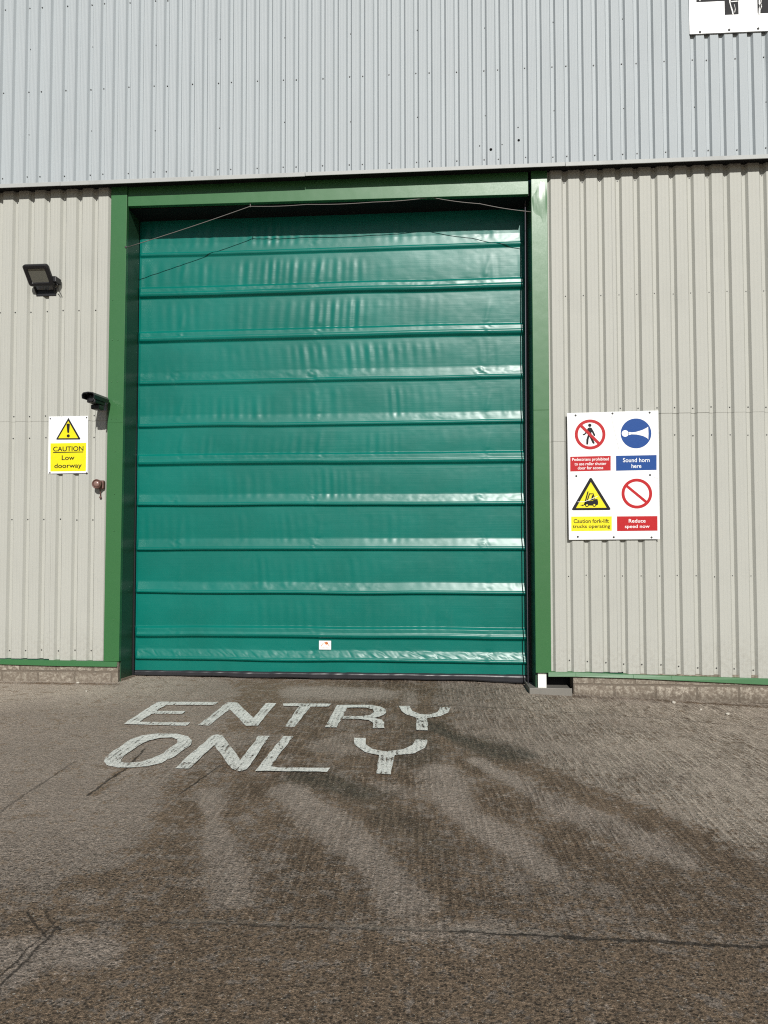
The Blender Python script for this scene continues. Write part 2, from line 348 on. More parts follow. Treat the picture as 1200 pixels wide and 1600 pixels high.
# ------------------------------------------------------------------ the yard
def stroke(X, Y, pts, r):
    d = np.full(X.shape, 1e9); w = [G(*p)[:2] for p in pts]
    for a, b in zip(w, w[1:]) if len(w) > 1 else [(w[0], w[0]+1e-4)]:
        ab = b-a; t = np.clip(((X-a[0])*ab[0]+(Y-a[1])*ab[1])/(ab@ab), 0, 1)
        d = np.minimum(d, np.hypot(X-a[0]-t*ab[0], Y-a[1]-t*ab[1]))
    wob = 1+.45*fbm(X*1.6+3, Y*1.6+9, 40, 4)
    return 1-sstep(.35, 1.35, d/(r*np.maximum(wob, .3)))
def make_ground():
    xs = np.concatenate([[-160,-60,-25,-14], np.linspace(-8, 7.5, 560), [13,25,60,160]])
    ys = np.concatenate([[-160,-60,-25,-13], np.linspace(-8.5, .75, 350), [4, 14, 40]])
    X, Y = np.meshgrid(xs, ys)
    near = sstep(-13, -8, X)*(1-sstep(7, 13, X))
    Z = gz(X, np.minimum(Y, .3))*1.0
    Z = Z + near*(.006*fbm(X*1.3+20, Y*1.3+30, 70, 3)*sstep(.2, -.8, Y))
    dark = np.zeros_like(X); dust = np.zeros_like(X); damp = np.zeros_like(X)
    for pts, r, k in (
        ([(428,1060),(405,1100),(380,1135)], .26, .75), ([(400,1130),(480,1150),(640,1148)], .34, .7), ([(420,1190),(560,1170),(690,1180)], .34, .6),
        ([(612,1062),(622,1105),(660,1140),(700,1150)], .15, .85), ([(668,1062),(662,1110),(690,1140)], .12, .85),
        ([(680,1150),(760,1172),(850,1212),(930,1248),(1010,1280),(1100,1335),(1230,1395)], .17, .95),
        ([(560,1190),(620,1240),(650,1330),(690,1420)], .27, .8), ([(740,1190),(790,1250),(860,1310),(960,1370),(1150,1430)], .24, .75),
        ([(470,1205),(545,1240),(600,1290)], .26, .9), ([(390,1215),(420,1265),(480,1340),(520,1400)], .22, .75), ([(300,1215),(290,1290),(250,1350)], .16, .5),
        ([(520,1420),(300,1400),(130,1430)], .22, .6), ([(700,1400),(900,1420),(1200,1440)], .3, .55), ([(215,1180),(150,1240)], .05, .6), ([(-300,1064),(0,1067),(184,1069)], .05, .75), ([(896,1089),(1000,1093),(1210,1106),(1500,1120)], .06, .75)):
        dark = np.maximum(dark, k*stroke(X, Y, pts, r))
    poly = [G(*p)[:2] for p in ((350,1058),(690,1062),(700,1130),(860,1205),(1010,1272),(1230,1370),(1300,1450),(560,1440),(60,1415),(230,1340),(275,1225),(330,1195),(420,1150))]
    ins = np.zeros(X.shape, bool); dist = np.full(X.shape, 1e9)
    wx = X+.16*fbm(X*1.7, Y*1.7, 101, 4); wy = Y+.16*fbm(X*1.7, Y*1.7, 111, 4)
    for p, q in zip(poly, poly[1:]+poly[:1]):
        ins ^= ((p[1] > wy) != (q[1] > wy)) & (wx < (q[0]-p[0])*(wy-p[1])/(q[1]-p[1]+1e-12)+p[0])
        ab = q-p; t = np.clip(((wx-p[0])*ab[0]+(wy-p[1])*ab[1])/(ab@ab), 0, 1); dist = np.minimum(dist, np.hypot(wx-p[0]-t*ab[0], wy-p[1]-t*ab[1]))
    area = .5+.5*np.clip(np.where(ins, 1, -1)*dist/.10, -1, 1)
    dark = np.maximum(dark*.95, .52*area*np.clip(.95+.5*fbm(X*1.4, Y*1.4, 130, 3), 0, 1.2))
    dark = np.maximum(dark, .80*sstep(-4.55, -5.1, Y+.25*fbm(X*1.1, Y*1.1, 90, 3)))
    for pts, r, k in (
        ([(450,1235),(520,1290),(580,1350),(630,1405)], .15, .95), ([(685,1205),(720,1268),(800,1325),(850,1360)], .13, .95),
        ([(790,1215),(880,1262),(970,1300),(1060,1335)], .12, .9), ([(325,1240),(345,1330),(370,1400)], .12, .8),
        ([(-20,1485),(60,1483),(150,1487)], .10, .95), ([(640,1456),(760,1452)], .06, .7), ([(20,1530),(60,1500)], .06, .8), ([(530,1078),(570,1085)], .2, .6), ([(590,1225),(640,1240)], .09, .7),
        ([(870,1085),(1000,1095),(1210,1120)], .16, .6), ([(900,1180),(1150,1210)], .35, .45), ([(0,1110),(120,1085)], .2, .6)):
        dust = np.maximum(dust, .72*k*stroke(X, Y, pts, r*1.25))
    for pts, r, k in (([(475,1210),(560,1238)], .24, .85), ([(668,1135),(740,1165),(800,1178)], .17, .95), ([(660,1150),(650,1185)], .2, .5), ([(610,1270),(690,1330)], .15, .35)):
        damp = np.maximum(damp, k*stroke(X, Y, pts, r))
    for pts, r, k in (([(480,1080),(590,1082)], .30, .9), ([(640,1085),(640,1100)], .10, .5), ([(745,1190),(770,1205)], .08, .8), ([(540,1150),(500,1165),(560,1172)], .16, .5), ([(600,1300),(640,1320)], .10, .3)):
        dust = np.maximum(dust, k*stroke(X, Y, pts, r))
    dark *= 1-.85*dust
    pale = np.maximum(sstep(.2, 2.6, X+.5*fbm(X*.9, Y*.9, 140, 3))*sstep(-4.9, -3.4, Y), .8*sstep(-1.7, -.5, Y+.3*fbm(X*.8, Y*.8, 150, 3))*np.maximum(sstep(-2.2, -3.6, X), sstep(.3, 1.3, X)))*(1-.8*dark)
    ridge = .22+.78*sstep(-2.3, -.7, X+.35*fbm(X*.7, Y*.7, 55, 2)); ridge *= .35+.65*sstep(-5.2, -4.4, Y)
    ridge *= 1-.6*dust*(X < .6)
    agg = np.clip(.15+.85*sstep(-3.6, -4.9, Y)+.35*dark, 0, 1)*(1-.5*dust)
    for a in (dark, dust, damp, ridge, pale): a *= near*.999+.001
    co = np.stack([X.ravel(), Y.ravel(), Z.ravel()], 1)
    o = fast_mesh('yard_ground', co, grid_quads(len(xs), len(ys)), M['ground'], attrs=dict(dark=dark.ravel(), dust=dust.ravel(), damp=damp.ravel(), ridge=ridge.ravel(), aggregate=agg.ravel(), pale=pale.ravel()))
    tag(o, 'brown grey ridged concrete yard with dark tyre stains', 'ground', kind='structure')
make_ground()

# painted words: letters traced on the ground
def crop5(u, v): return (140+u/2, 1070+v/2)
LET = [
 ('entry', [(105,126),(213,56),(402,57),(390,66),(238,66),(208,85),(300,85),(288,94),(195,94),(155,119),(314,121),(304,131)], None),
 ('entry', [(340,129),(430,58),(460,58),(512,106),(552,60),(583,60),(525,131),(490,132),(437,80),(372,131)], None),
 ('entry', [(605,61),(755,62),(747,71),(690,71),(640,135),(610,134),(655,70),(607,69)], None),
 ('entry', [(736,136),(774,66),(880,66),(908,71),(925,80),(927,91),(912,101),(888,107),(914,112),(921,122),(920,139),(886,139),(886,122),(872,113),(845,110),(788,110),(770,137)],
           [(805,74),(866,74),(886,80),(890,88),(878,97),(850,101),(792,101)]),
 ('entry', [(967,69),(1000,69),(1008,85),(1032,95),(1062,96),(1088,88),(1096,73),(1128,73),(1120,90),(1097,101),(1056,107),(1056,146),(1022,145),(1022,106),(992,97),(974,84)], None),
 ('only', [(46,243),(50,232),(78,208),(128,174),(165,161),(210,156),(272,156),(308,164),(320,176),(314,192),(270,226),(226,248),(180,259),(130,263),(85,262),(56,255)],
          [(97,238),(108,226),(150,194),(186,177),(222,169),(258,168),(276,175),(272,185),(232,216),(196,234),(160,245),(120,248),(100,245)]),
 ('only', [(266,265),(382,162),(398,158),(416,163),(472,238),(528,163),(563,163),(492,268),(470,274),(446,268),(388,192),(310,266)], None),
 ('only', [(518,273),(605,164),(636,164),(566,258),(590,263),(750,263),(742,276)], None),
 ('only', [(826,169),(864,170),(864,190),(885,205),(925,212),(980,205),(1008,192),(1018,175),(1055,175),(1050,200),(1015,218),(952,224),(940,284),(898,282),(903,224),(858,213),(830,192)], None)]
from mathutils import Vector
from mathutils.geometry import tessellate_polygon
def dens(poly, step=.08):
    out = []
    for a, b in zip(poly, poly[1:]+poly[:1]):
        n = max(1, int(np.hypot(a[0]-b[0], a[1]-b[1])/8))
        out += [(a[0]+(b[0]-a[0])*k/n, a[1]+(b[1]-a[1])*k/n) for k in range(n)]
    return out
words = {}
for w, lab in (('entry', 'worn white painted word ENTRY on the concrete nearest the door'), ('only', 'worn white painted word ONLY on the concrete below ENTRY')):
    p = G(450, 1120 if w == 'entry' else 1180)
    words[w] = empty('road_marking', (p[0], p[1], float(gz(p[0], p[1]))), lab, 'road marking', 'painted words on the yard')
for w, outer, hole in LET:
    loops = [[G(*crop5(*q))[:2] for q in dens(l)] for l in (outer, hole) if l]
    loops = [[np.array(q)+np.array([vnoise(np.array(q[0]*14.), np.array(q[1]*14.), 5), vnoise(np.array(q[0]*14.), np.array(q[1]*14.), 6)])*.006 for q in l] for l in loops]
    tr = tessellate_polygon([[Vector((q[0], q[1], 0)) for q in l] for l in loops]); fl = [q for l in loops for q in l]
    b = MB(); b.add([(q[0], q[1], float(gz(q[0], q[1]))+.006*0+.0105) for q in fl], [])
    for t in tr:
        a, c, d = (fl[i] for i in t); ccw = (c[0]-a[0])*(d[1]-a[1])-(c[1]-a[1])*(d[0]-a[0]) > 0
        b.f.append(tuple(t) if ccw else tuple(t[::-1])); b.m.append(0)
    b.build('painted_letter', M['marking'], words[w])

# ------------------------------------------------------------------ the warehouse
WH = empty('warehouse', (-1.25, 0, 0), 'grey clad warehouse front with green framed loading door over a block base', 'warehouse')
Z = lambda z: z+H                          # heights measured from the lens
YU = -.120                                 # face of the upper sheeting
def cladding(mb, x_lo, x_hi, c0, pitch, zb, zt, yc, depth, tw, web, ribs, mi=0):
    """trapezoidal sheet between two x limits, troughs centred on c0 + n*pitch"""
    pr = []; n0 = math.floor((x_lo-c0)/pitch)-1; n1 = math.ceil((x_hi-c0)/pitch)+1
    for n in range(n0, n1+1):
        c = c0+n*pitch; h = tw/2
        pr += [(c-h-web, 0), (c-h, depth), (c+h, depth), (c+h+web, 0)]
        a, b_ = c+h+web, c+pitch-h-web
        for k in range(ribs):
            q = a+(b_-a)*(k+1)/(ribs+1)
            pr += [(q-.007, 0), (q-.002, .0012), (q+.002, .0012), (q+.007, 0)]
    pr = [p for p in pr]
    cut = []
    for (xa, ya), (xb, yb) in zip(pr, pr[1:]):
        if xb <= x_lo or xa >= x_hi: continue
        if xa < x_lo: ya = ya+(yb-ya)*(x_lo-xa)/(xb-xa); xa = x_lo
        if not cut: cut.append((xa, ya))
        if xb > x_hi: yb = ya+(yb-ya)*(x_hi-xa)/(xb-xa) if xb > xa else yb; xb = x_hi
        cut.append((xb, yb))
    t = .0018
    vs = [(x, yc+y, zb) for x, y in cut]+[(x, yc+y, zt) for x, y in cut]+[(x, yc+y+t, zb) for x, y in cut]+[(x, yc+y+t, zt) for x, y in cut]
    k = len(cut)
    fs = [(i, i+1, k+i+1, k+i) for i in range(k-1)]+[(2*k+i+1, 2*k+i, 3*k+i, 3*k+i+1) for i in range(k-1)]+[(i+1, i, 2*k+i, 2*k+i+1) for i in range(k-1)]
    mb.add(vs, fs, mi)
def screw(mb, x, y, z, r=.0085, mi=1):
    n = 8; vs = [(x+r*math.cos(2*math.pi*i/n), y, z+r*math.sin(2*math.pi*i/n)) for i in range(n)]+[(x+.7*r*math.cos(2*math.pi*i/n), y-.007, z+.7*r*math.sin(2*math.pi*i/n)) for i in range(n)]
    mb.add(vs, [(i, (i+1)%n, n+(i+1)%n, n+i) for i in range(n)]+[tuple(range(n, 2*n))], mi)
jit = lambda s: random.uniform(-s, s)

# upper sheeting: 5-rib sheets, each lapping the next
b = MB(); XU, PU = -5.17327*.9987, .156343*.9987; DU = .030
zfl = Z(W(600, 267, YU)[2]-H)
for k in range(-5, 17):
    cladding(b, XU+(5*k+2.06)*PU, XU+(5*k+7.06)*PU+.0, XU, PU, zfl+.004, 10.4, YU-.0022*(k % 2), DU, .034, .018, 4)
zrow = [W(600, 255.5, YU+DU)[2], W(600, 118, YU+DU)[2]]
zrow.append(2*zrow[1]-zrow[0]); zrow.append(2*zrow[2]-zrow[1])
for n in range(-26, 78):
    x = XU+n*PU
    if n % 5 in (0, 2, 3):
        for z in zrow: screw(b, x+jit(.004), YU+DU-.002, z+jit(.006))
    if n % 5 == 2:
        for j in range(1, 13):
            if j % 2: screw(b, x+.015, YU+DU-.002, zrow[0]+j*(zrow[1]-zrow[0])/2+jit(.02), .006)
for px, py, r in ((767,233.5,.016), (810.5,219,.014), (749.5,227.7,.006), (784.5,225.7,.006), (809.5,199,.007)):
    p = W(px, py, YU-.004)
    b.lathe((p[0], YU-.0015, p[2]), [(0, r), (.0035, r*.97)], 14, 2)
b.build('upper_cladding', [M['upper'], M['screw'], M['hole']], WH)
# flashing along its foot (in lengths) and the dark underside behind it
b = MB(); ze = Z(W(600, 270.5, YU-.012)[2]-H); zt_ = Z(W(600, 264.5, YU-.012)[2]-H)
joints = [-9.0]+[float(W(px, 270, YU)[0]) for px in (95, 477, 883)]+[9.2]
for i, (a, c) in enumerate(zip(joints, joints[1:])):
    o = .0015*(i % 2)
    b.box(a+.002, c-.002+.0, YU-.014-o, YU-.0045, ze+jit(.003), zt_+jit(.002)); b.box(a+.002, c-.002, YU-.008-o, YU-.0035, zt_-.004, zt_+.005)
b.build('eave_flashing', M['trimgrey'], WH, bevel=.003)
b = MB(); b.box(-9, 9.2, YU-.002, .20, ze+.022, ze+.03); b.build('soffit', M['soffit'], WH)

# lower sheeting left and right
CL, CR, PL, DL = -4.04692, 1.53575, .2, .032
xfl = W(174, 305)[0]; xfr = W(855.5, 285)[0]
zjl = float(W(75, 651.5)[2]); zjr = float(W(1080, 638)[2]); zjr0 = float(W(870, 683)[2])
ztop = ze+.10
b = MB()
cladding(b, -9, -3.843, CL, PL, zjl-.05, ztop, -.0032, DL, .034, .023, 2)
cladding(b, -9, W(76.5, 1029)[0], CL, PL, float(W(40, 1029)[2]), zjl+.0, 0, DL, .034, .023, 2)
cladding(b, W(76.5, 1029)[0], -3.846, CL, PL, float(W(120, 1032)[2]), zjl+.0, .0024, DL, .034, .023, 2)
for n in range(-24, 1):
    x = CL+n*PL
    for z, y0 in ((W(100, 314, .03)[2], -.004), (W(100, 486, .03)[2], -.004), (zjl+.012, -.004), (float(W(75, 683.5, .03)[2]), 0), (float(W(75, 812, .03)[2]), 0), (float(W(75, 1016.5, .03)[2])-.00*n, 0)):
        if z < 2.9-H and random.random() < .08: continue
        screw(b, x+jit(.006), DL+y0, float(z)+jit(.008))
b.build('lower_cladding', [M['lower'], M['screw']], WH)
b = MB(); xj = CR+2.62*PL
cladding(b, xfr-.012, xj, CR, PL, zjr0-.05, ztop, -.0032, DL, .034, .023, 2)
cladding(b, xj, 9, CR, PL, zjr-.05, ztop, -.0058, DL, .034, .023, 2)
cladding(b, xfr-.012, xj, CR, PL, float(W(900, 1050)[2]), zjr0, 0, DL, .034, .023, 2)
x1, x2 = float(W(975, 1053)[0]), float(W(1122, 1057)[0])
cladding(b, xj, x1, CR, PL, float(W(940, 1050)[2]), zjr, -.0024, DL, .034, .023, 2)
cladding(b, x1, x2, CR, PL, float(W(1040, 1054)[2]), zjr, .0, DL, .034, .023, 2)
cladding(b, x2, 9, CR, PL, float(W(1160, 1060)[2]), zjr, -.0024, DL, .034, .023, 2)
zb0, zb1 = float(W(892, 1033)[2]), float(W(1177, 1048)[2])
for n in range(-1, 38):
    x = CR+n*PL
    if n >= 0:
        screw(b, x+jit(.005), DL-.003, float(W(1000, 281, .03)[2])+jit(.008)); screw(b, x+jit(.005), DL-.004, float(W(1000, 460, .03)[2])+jit(.008), .007)
    if n > 2: screw(b, x+jit(.005), DL-.006, zjr+.012+jit(.008))
    if n > 2: screw(b, x+jit(.005), DL, float(W(1080, 680, .03)[2])+jit(.008))
    if n >= 0: screw(b, x+jit(.005), DL, float(W(1080, 900, .03)[2])+jit(.01), .007)
    if n >= 0: screw(b, x+jit(.005), DL-.003, zb0+(zb1-zb0)*min(n, 12)/10+jit(.008))
screw(b, float(W(856.5, 683)[0]), .02, float(W(856.5, 682.5)[2]))
b.build('lower_cladding', [M['lower'], M['screw']], WH)

# door frame: pressed jambs with a return into the recess, header
YC = .40                                    # the curtain hangs this far back
def jamb(p_out_t, p_in_t, p_out_b, p_in_b, xr_t, xr_b, zt, zb, zsplit, left):
    b = MB(); f = -.009
    def at(t, a, c): return a+(c-a)*t
    for lo, hi, off in ((0, zsplit, 0), (zsplit, 1, -.0016)):
        zz0, zz1 = at(lo, zb, zt), at(hi, zb, zt)
        o0, o1 = at(lo, p_out_b, p_out_t), at(hi, p_out_b, p_out_t); i0, i1 = at(lo, p_in_b, p_in_t), at(hi, p_in_b, p_in_t)
        a0, a1 = (o0, i0) if left else (i0, o0); c0, c1 = (o1, i1) if left else (i1, o1)
        b.hexa([(a0,f+off,zz0),(a1,f+off,zz0),(a1,.05,zz0),(a0,.05,zz0),(c0,f+off,zz1),(c1,f+off,zz1),(c1,.05,zz1),(c0,.05,zz1)])
    return b
jl = dict(ot=W(174.6,305)[0], it=W(199.2,305)[0], ob=W(162.2,1032)[0], ib=W(186.3,1036)[0])
jr = dict(ot=W(855,285)[0], it=W(829.6,280)[0], ob=W(861.3,1050)[0], ib=W(837,1050)[0])
zfb_l, zfb_r = float(W(175, 1033.5, -.012)[2]), float(W(845, 1051.5, -.012)[2])
b = jamb(jl['ot'], jl['it'], jl['ob'], jl['ib'], 0, 0, ztop, zfb_l, .49, True)
for py, dx in ((433,.03),(470,.03),(532,.03),(532,.10),(597,.03),(597,.10),(655,.03),(655,.09),(706,.08),(772,.08),(830,.08),(968,.09),(1027,.09)):
    screw(b, float(jl['ob'])+dx+.03, -.0095, float(W(170, py)[2]), .006)
tag(b.build('door_jamb', [M['green'], M['green']], WH, bevel=.004), 'left green door jamb')
b = jamb(jr['ot'], jr['it'], jr['ob'], jr['ib'], 0, 0, ztop, zfb_r, .51, False)
tag(b.build('door_jamb', [M['green'], M['screw']], WH, bevel=.004), 'right green door jamb')
# dented, sun-catching corner at the head of the right jamb
nx_, nz_ = 40, 220; zspl = zfb_r+(ztop-zfb_r)*.51; xa, xb_ = float(jr['it'])+.004, float(jr['ot'])-.003; za, zb_ = zspl+.004, float(W(842, 270)[2])
u, v = np.meshgrid(np.linspace(0, 1, nx_), np.linspace(0, 1, nz_))
dz = v*(zb_-za); h_ = (zb_-za)-dz
yy = -.0095+0*u
bul = np.exp(-((u-.62)/.50)**2-((h_-.33)/.15)**2)*.0075 - np.exp(-((u-.0)/.35)**2-((h_-.20)/.06)**2)*.005
env = np.clip(np.minimum(u, 1-u)*9, 0, 1)
yy = yy-bul*(.35+.65*env)-.0008*fbm(u*2.2, dz*3.2, 3, 3)*env*np.clip(1.6-h_*.5, .3, 1.6)
yy = np.minimum(yy, -.0088); xa_b = float(jr['ib'])+(float(jr['it'])-float(jr['ib']))*.51+.003; xb_b = float(jr['ob'])+(float(jr['ot'])-float(jr['ob']))*.51-.003
xa = xa_b+(xa-xa_b)*v; xb_ = xb_b+(xb_-xb_b)*v
co = np.stack([(xa+(xb_-xa)*u).ravel()+1.25, yy.ravel(), (za+dz).ravel()], 1)
fast_mesh('frame_patch', co, grid_quads(nx_, nz_), M['green'], parent=WH)
# reveals
b = MB()
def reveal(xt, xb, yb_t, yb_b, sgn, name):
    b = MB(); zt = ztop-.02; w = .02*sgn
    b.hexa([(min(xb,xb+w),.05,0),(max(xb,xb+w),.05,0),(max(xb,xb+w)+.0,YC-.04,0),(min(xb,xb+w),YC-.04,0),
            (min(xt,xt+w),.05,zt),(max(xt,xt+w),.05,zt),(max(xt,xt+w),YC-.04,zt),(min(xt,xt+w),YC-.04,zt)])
    b.build(name, M['greenshade'], WH, bevel=.003)
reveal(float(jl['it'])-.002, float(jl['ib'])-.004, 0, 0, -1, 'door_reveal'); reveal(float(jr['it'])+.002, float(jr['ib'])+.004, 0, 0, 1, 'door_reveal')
# header
YH = .010
b = MB(); xl_, xr_ = float(jl['it'])+.004, float(W(825.5, 300, YH)[0])
zh_l, zh_r = float(W(205, 322, YH)[2]), float(W(820, 303.5, YH)[2])
b.hexa([(xl_,YH,zh_l),(xr_,YH,zh_r),(xr_,YH+.06,zh_r),(xl_,YH+.06,zh_l),(xl_,YH-.004,ztop-.01),(xr_,YH-.004,ztop-.01),(xr_,YH+.06,ztop-.01),(xl_,YH+.06,ztop-.01)])
b.build('door_header', M['green'], WH, bevel=.003)
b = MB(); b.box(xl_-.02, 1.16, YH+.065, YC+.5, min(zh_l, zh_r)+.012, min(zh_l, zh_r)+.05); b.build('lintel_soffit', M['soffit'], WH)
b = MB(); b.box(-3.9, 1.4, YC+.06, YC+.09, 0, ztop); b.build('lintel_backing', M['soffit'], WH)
# base trim strips
def trim(pts_top, pts_bot, name):
    b = MB(); f, k = -.026, .03
    for i in range(len(pts_top)-1):
        a, c, d, e = W(*pts_bot[i], f), W(*pts_bot[i+1], f), W(*pts_top[i+1], f), W(*pts_top[i], f)
        b.hexa([(a[0],f,a[2]),(c[0],f,c[2]),(c[0],k,c[2]),(a[0],k,a[2]),(e[0],f+.012,e[2]),(d[0],f+.012,d[2]),(d[0],k,d[2]+.006),(e[0],k,e[2]+.006)])
    b.build(name, M['green'], WH, bevel=.002)
trim([(-560,1020),(0,1030.5),(90,1032.5),(182,1034.5)], [(-560,1027),(0,1038),(90,1040.7),(182,1042)], 'base_trim')
trim([(857,1050.5),(900,1051),(990,1054.5),(1050,1056.5),(1205,1061),(1900,1077)], [(857,1057.5),(900,1057.5),(990,1060),(1050,1063),(1205,1070.5),(1900,1088)], 'base_trim')
# block plinth
b = MB(); xe = float(W(184.5, 1055, .004)[0]); b.box(-9, xe, .004, .30, -.15, float(W(90, 1034)[2]))
o = b.build('block_plinth', M['block'], WH)
xp = float(W(896, 1070, .004)[0]); b = MB(); b.box(xp, 9, .004, .30, -.5, float(W(900, 1052)[2])); o2 = b.build('block_plinth', M['block'], WH)
def shift_origin(o, p):                    # move the object's origin (block courses are laid out from it)
    p = np.array(p)-np.array(WH.location); me = o.data; a = np.empty(len(me.vertices)*3); me.vertices.foreach_get('co', a)
    me.vertices.foreach_set('co', (a.reshape(-1, 3)-p).ravel()); o.location = p
shift_origin(o, (xe-.45*9-.08, 0, float(W(90, 1049)[2])-.19*8)); shift_origin(o2, (xp-.45*10, 0, float(W(960, 1070)[2])-.19*8))
# exposed foot of the right-hand post in its steel tray
b = MB(); p0, p1 = W(840.5, 1052, .03), W(854, 1076.5, .03); b.box(p0[0], p1[0], .03, .10, p1[2]-.01, p0[2]+.05); b.build('post_foot', M['whitepost'], WH, bevel=.003)
b = MB(); t0, t1 = G(827, 1086), G(896, 1086); ty = -.10
zt0 = float(W(860, 1075.5, ty)[2]); gl = float(gz(1.4, -.1))-.04
xt0, xt1 = float(W(827.5, 1078, ty)[0]), float(W(894, 1078, ty)[0])
b.box(xt0, xt1, ty, ty+.012, gl, zt0); b.box(xt0, xt0+.012, ty+.014, .30, gl, zt0-.002); b.box(xt0+.014, xt1, ty+.014, .32, gl, zt0-.022)
b.build('base_tray', M['steel'], WH, bevel=.002)
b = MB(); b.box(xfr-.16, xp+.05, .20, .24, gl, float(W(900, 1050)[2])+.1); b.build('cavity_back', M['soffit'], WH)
# timber strip at the foot of the left reveal
b = MB(); a, c = G(187, 1064.5), np.array([-3.66, YC-.02, 0.0]); dirv = (c-a)/np.linalg.norm(c-a); nn = np.array([-dirv[1], dirv[0], 0])*.02
b.hexa([a-nn, a+nn, c+nn, c-nn, a-nn+[0,0,.03], a+nn+[0,0,.03], c+nn+[0,0,.03], c-nn+[0,0,.03]][::1]); b.build('sill_strip', M['timber'], WH, bevel=.003)

# ------------------------------------------------------------------ the roll-up curtain
XA, XB = -3.665, 1.135; ZB, ZT = float(W(500, 1050.5, YC)[2]), 6.02
bars_px = [(389,0),(453.5,1),(524,0.45),(592.5,0),(661,0),(720.5,.55),(786.7,0),(857,0),(925,0),(993,1),(1030.5,0)]
bars = [(float(W(510, y, YC-.02)[2]), t) for y, t in bars_px]
nx = 620; xs = np.linspace(XA, XB, nx)
zs = [ZB]; fz = sorted([z for z, _ in bars])
while zs[-1] < ZT:
    d = min(abs(zs[-1]-z) for z in fz); zs.append(zs[-1]+(.0045 if d < .16 else .013))
zs = np.array(zs); X, Zz = np.meshgrid(xs, zs)
sag = .012*np.sin(np.pi*(X-XA)/(XB-XA))
out = np.zeros_like(X)                      # how far the cloth stands out towards the yard
sunel = 32.0
locs = np.full(X.shape, 9.9)
for i, (zc, typ) in enumerate(bars):
    zl = Zz-zc+.006*vnoise(X*1.1+i*7, X*0+i, 200+i)-.003
    view = math.degrees(math.atan2(zc-H, D)); tilt = (sunel-view)/2 + (2 if i == 6 else 0)
    band = .098 if i != len(bars)-1 else .085
    p = band*math.tan(rad(max(tilt, 7)))
    if typ == 0:
        lip = .012; prof = np.interp(zl, [-.046,-.040,-.017, .000, .010, .018, .018+band*.96, .018+band+.012], [0, .002, p+lip*.75, p+lip, p+lip*.55, p, .0015, 0])
    else:                                   # rolled, softer pocket: almost flat face then a rounded lip
        q = .030+.012*typ
        prof = np.interp(zl, [-.058,-.050,-.022,-.002,.010,.030,.075,.105], [0, .002, q*.95, q*1.15, q*1.12, q*.86, q*.72, 0])
    out = np.maximum(out, prof)
    locs = np.where(np.abs(zl) < np.abs(locs), zl, locs)
# pleats between the bars
def tri(z0, z1, z): return sstep(z0, z0+.12, z)*(1-sstep(z1-.16, z1, z))
bz = sorted([z for z, _ in bars]); amp = {0: .2, 1: .5, 2: .7, 3: .75, 4: .8, 5: 1.0, 6: .95, 7: .9, 8: 1.0, 9: 1.2, 10: 1.25}
edges = [ZB]+bz+[ZT]
for i in range(1, len(edges)-1):
    z0, z1 = edges[i], edges[i+1]
    if z1-z0 < .3: continue
    a = amp.get(i, 1.0)
    ph = X*0+3*vnoise(X*1.3, X*0+i*3.7, 300+i)+.12*np.sin(Zz*3)
    lean = (Zz-z0)*.13*vnoise(X*.6, X*0+i, 330+i)
    wv = np.sin(2*np.pi*((X+lean)/.115)+ph*2.2)+.7*np.sin(2*np.pi*((X+lean)/.21)+ph*3.1+1.3)
    msk = np.clip(.55+.75*vnoise(X*.9+5*i, Zz*2.2, 360+i), .08, 1.15)
    out += a*.0015*wv*msk*np.clip(.75+.9*vnoise(X*4.3+i*2, Zz*1.2, 345+i), .1, 1.6)*tri(z0+.02, z1-.05, Zz)
    # long soft belly of the panel
    out += .010*np.sin(np.pi*np.clip((Zz-z0)/(z1-z0), 0, 1))*(.6+.4*vnoise(X*.5, Zz*.7, 390+i))
# crumpled pockets and creases over the seams
near_bar = np.exp(-((locs-.06)/.055)**2)
cr = fbm(X*6+Zz*4, Zz*8-X*1.5, 500, 3)
out += .0024*near_bar*cr*np.clip(.25+1.0*vnoise(X*.8, Zz*1.9, 520), .08, 1.1)
low = np.exp(-((Zz-.24)/.22)**2)
out += low*.0055*np.abs(fbm(X*7+Zz*5, Zz*10+X*3, 540, 3))*near_bar
for xc in (-3.16, -1.43, .62):
    for i, (zc, typ) in enumerate(bars):
        g = np.exp(-((X-xc-.04*((i*7) % 3-1))/.075)**2-((Zz-zc-.05)/.085)**2)
        out += g*.0038*(.4+.9*((i*5) % 4)/3)*fbm(X*11+Zz*6+i*3, Zz*15+i*5, 560+i, 2)
        g2 = np.exp(-((X-xc-.03-.18*(Zz-zc-.1))/.035)**2)*sstep(zc+.1, zc+.16, Zz)*(1-sstep(zc+.22, zc+.45, Zz))
        out += g2*.0035*(1 if i % 3 else .3)
out += .0019*fbm(X*2.2, Zz*3.1, 580, 4)
out *= (sstep(0, .03, X-XA)*sstep(0, .03, XB-X))*.75+.25
RD = empty('roller_door', (0,0,0), None, None); RD.parent = WH; RD.location = (0, YC, 0)
RD['label'] = 'teal fabric roll-up door with horizontal bar pockets and black bottom seal'
co = np.stack([X.ravel()+1.25, -out.ravel(), Zz.ravel()], 1)
fast_mesh('door_curtain', co, grid_quads(nx, len(zs)), M['door'], parent=RD)
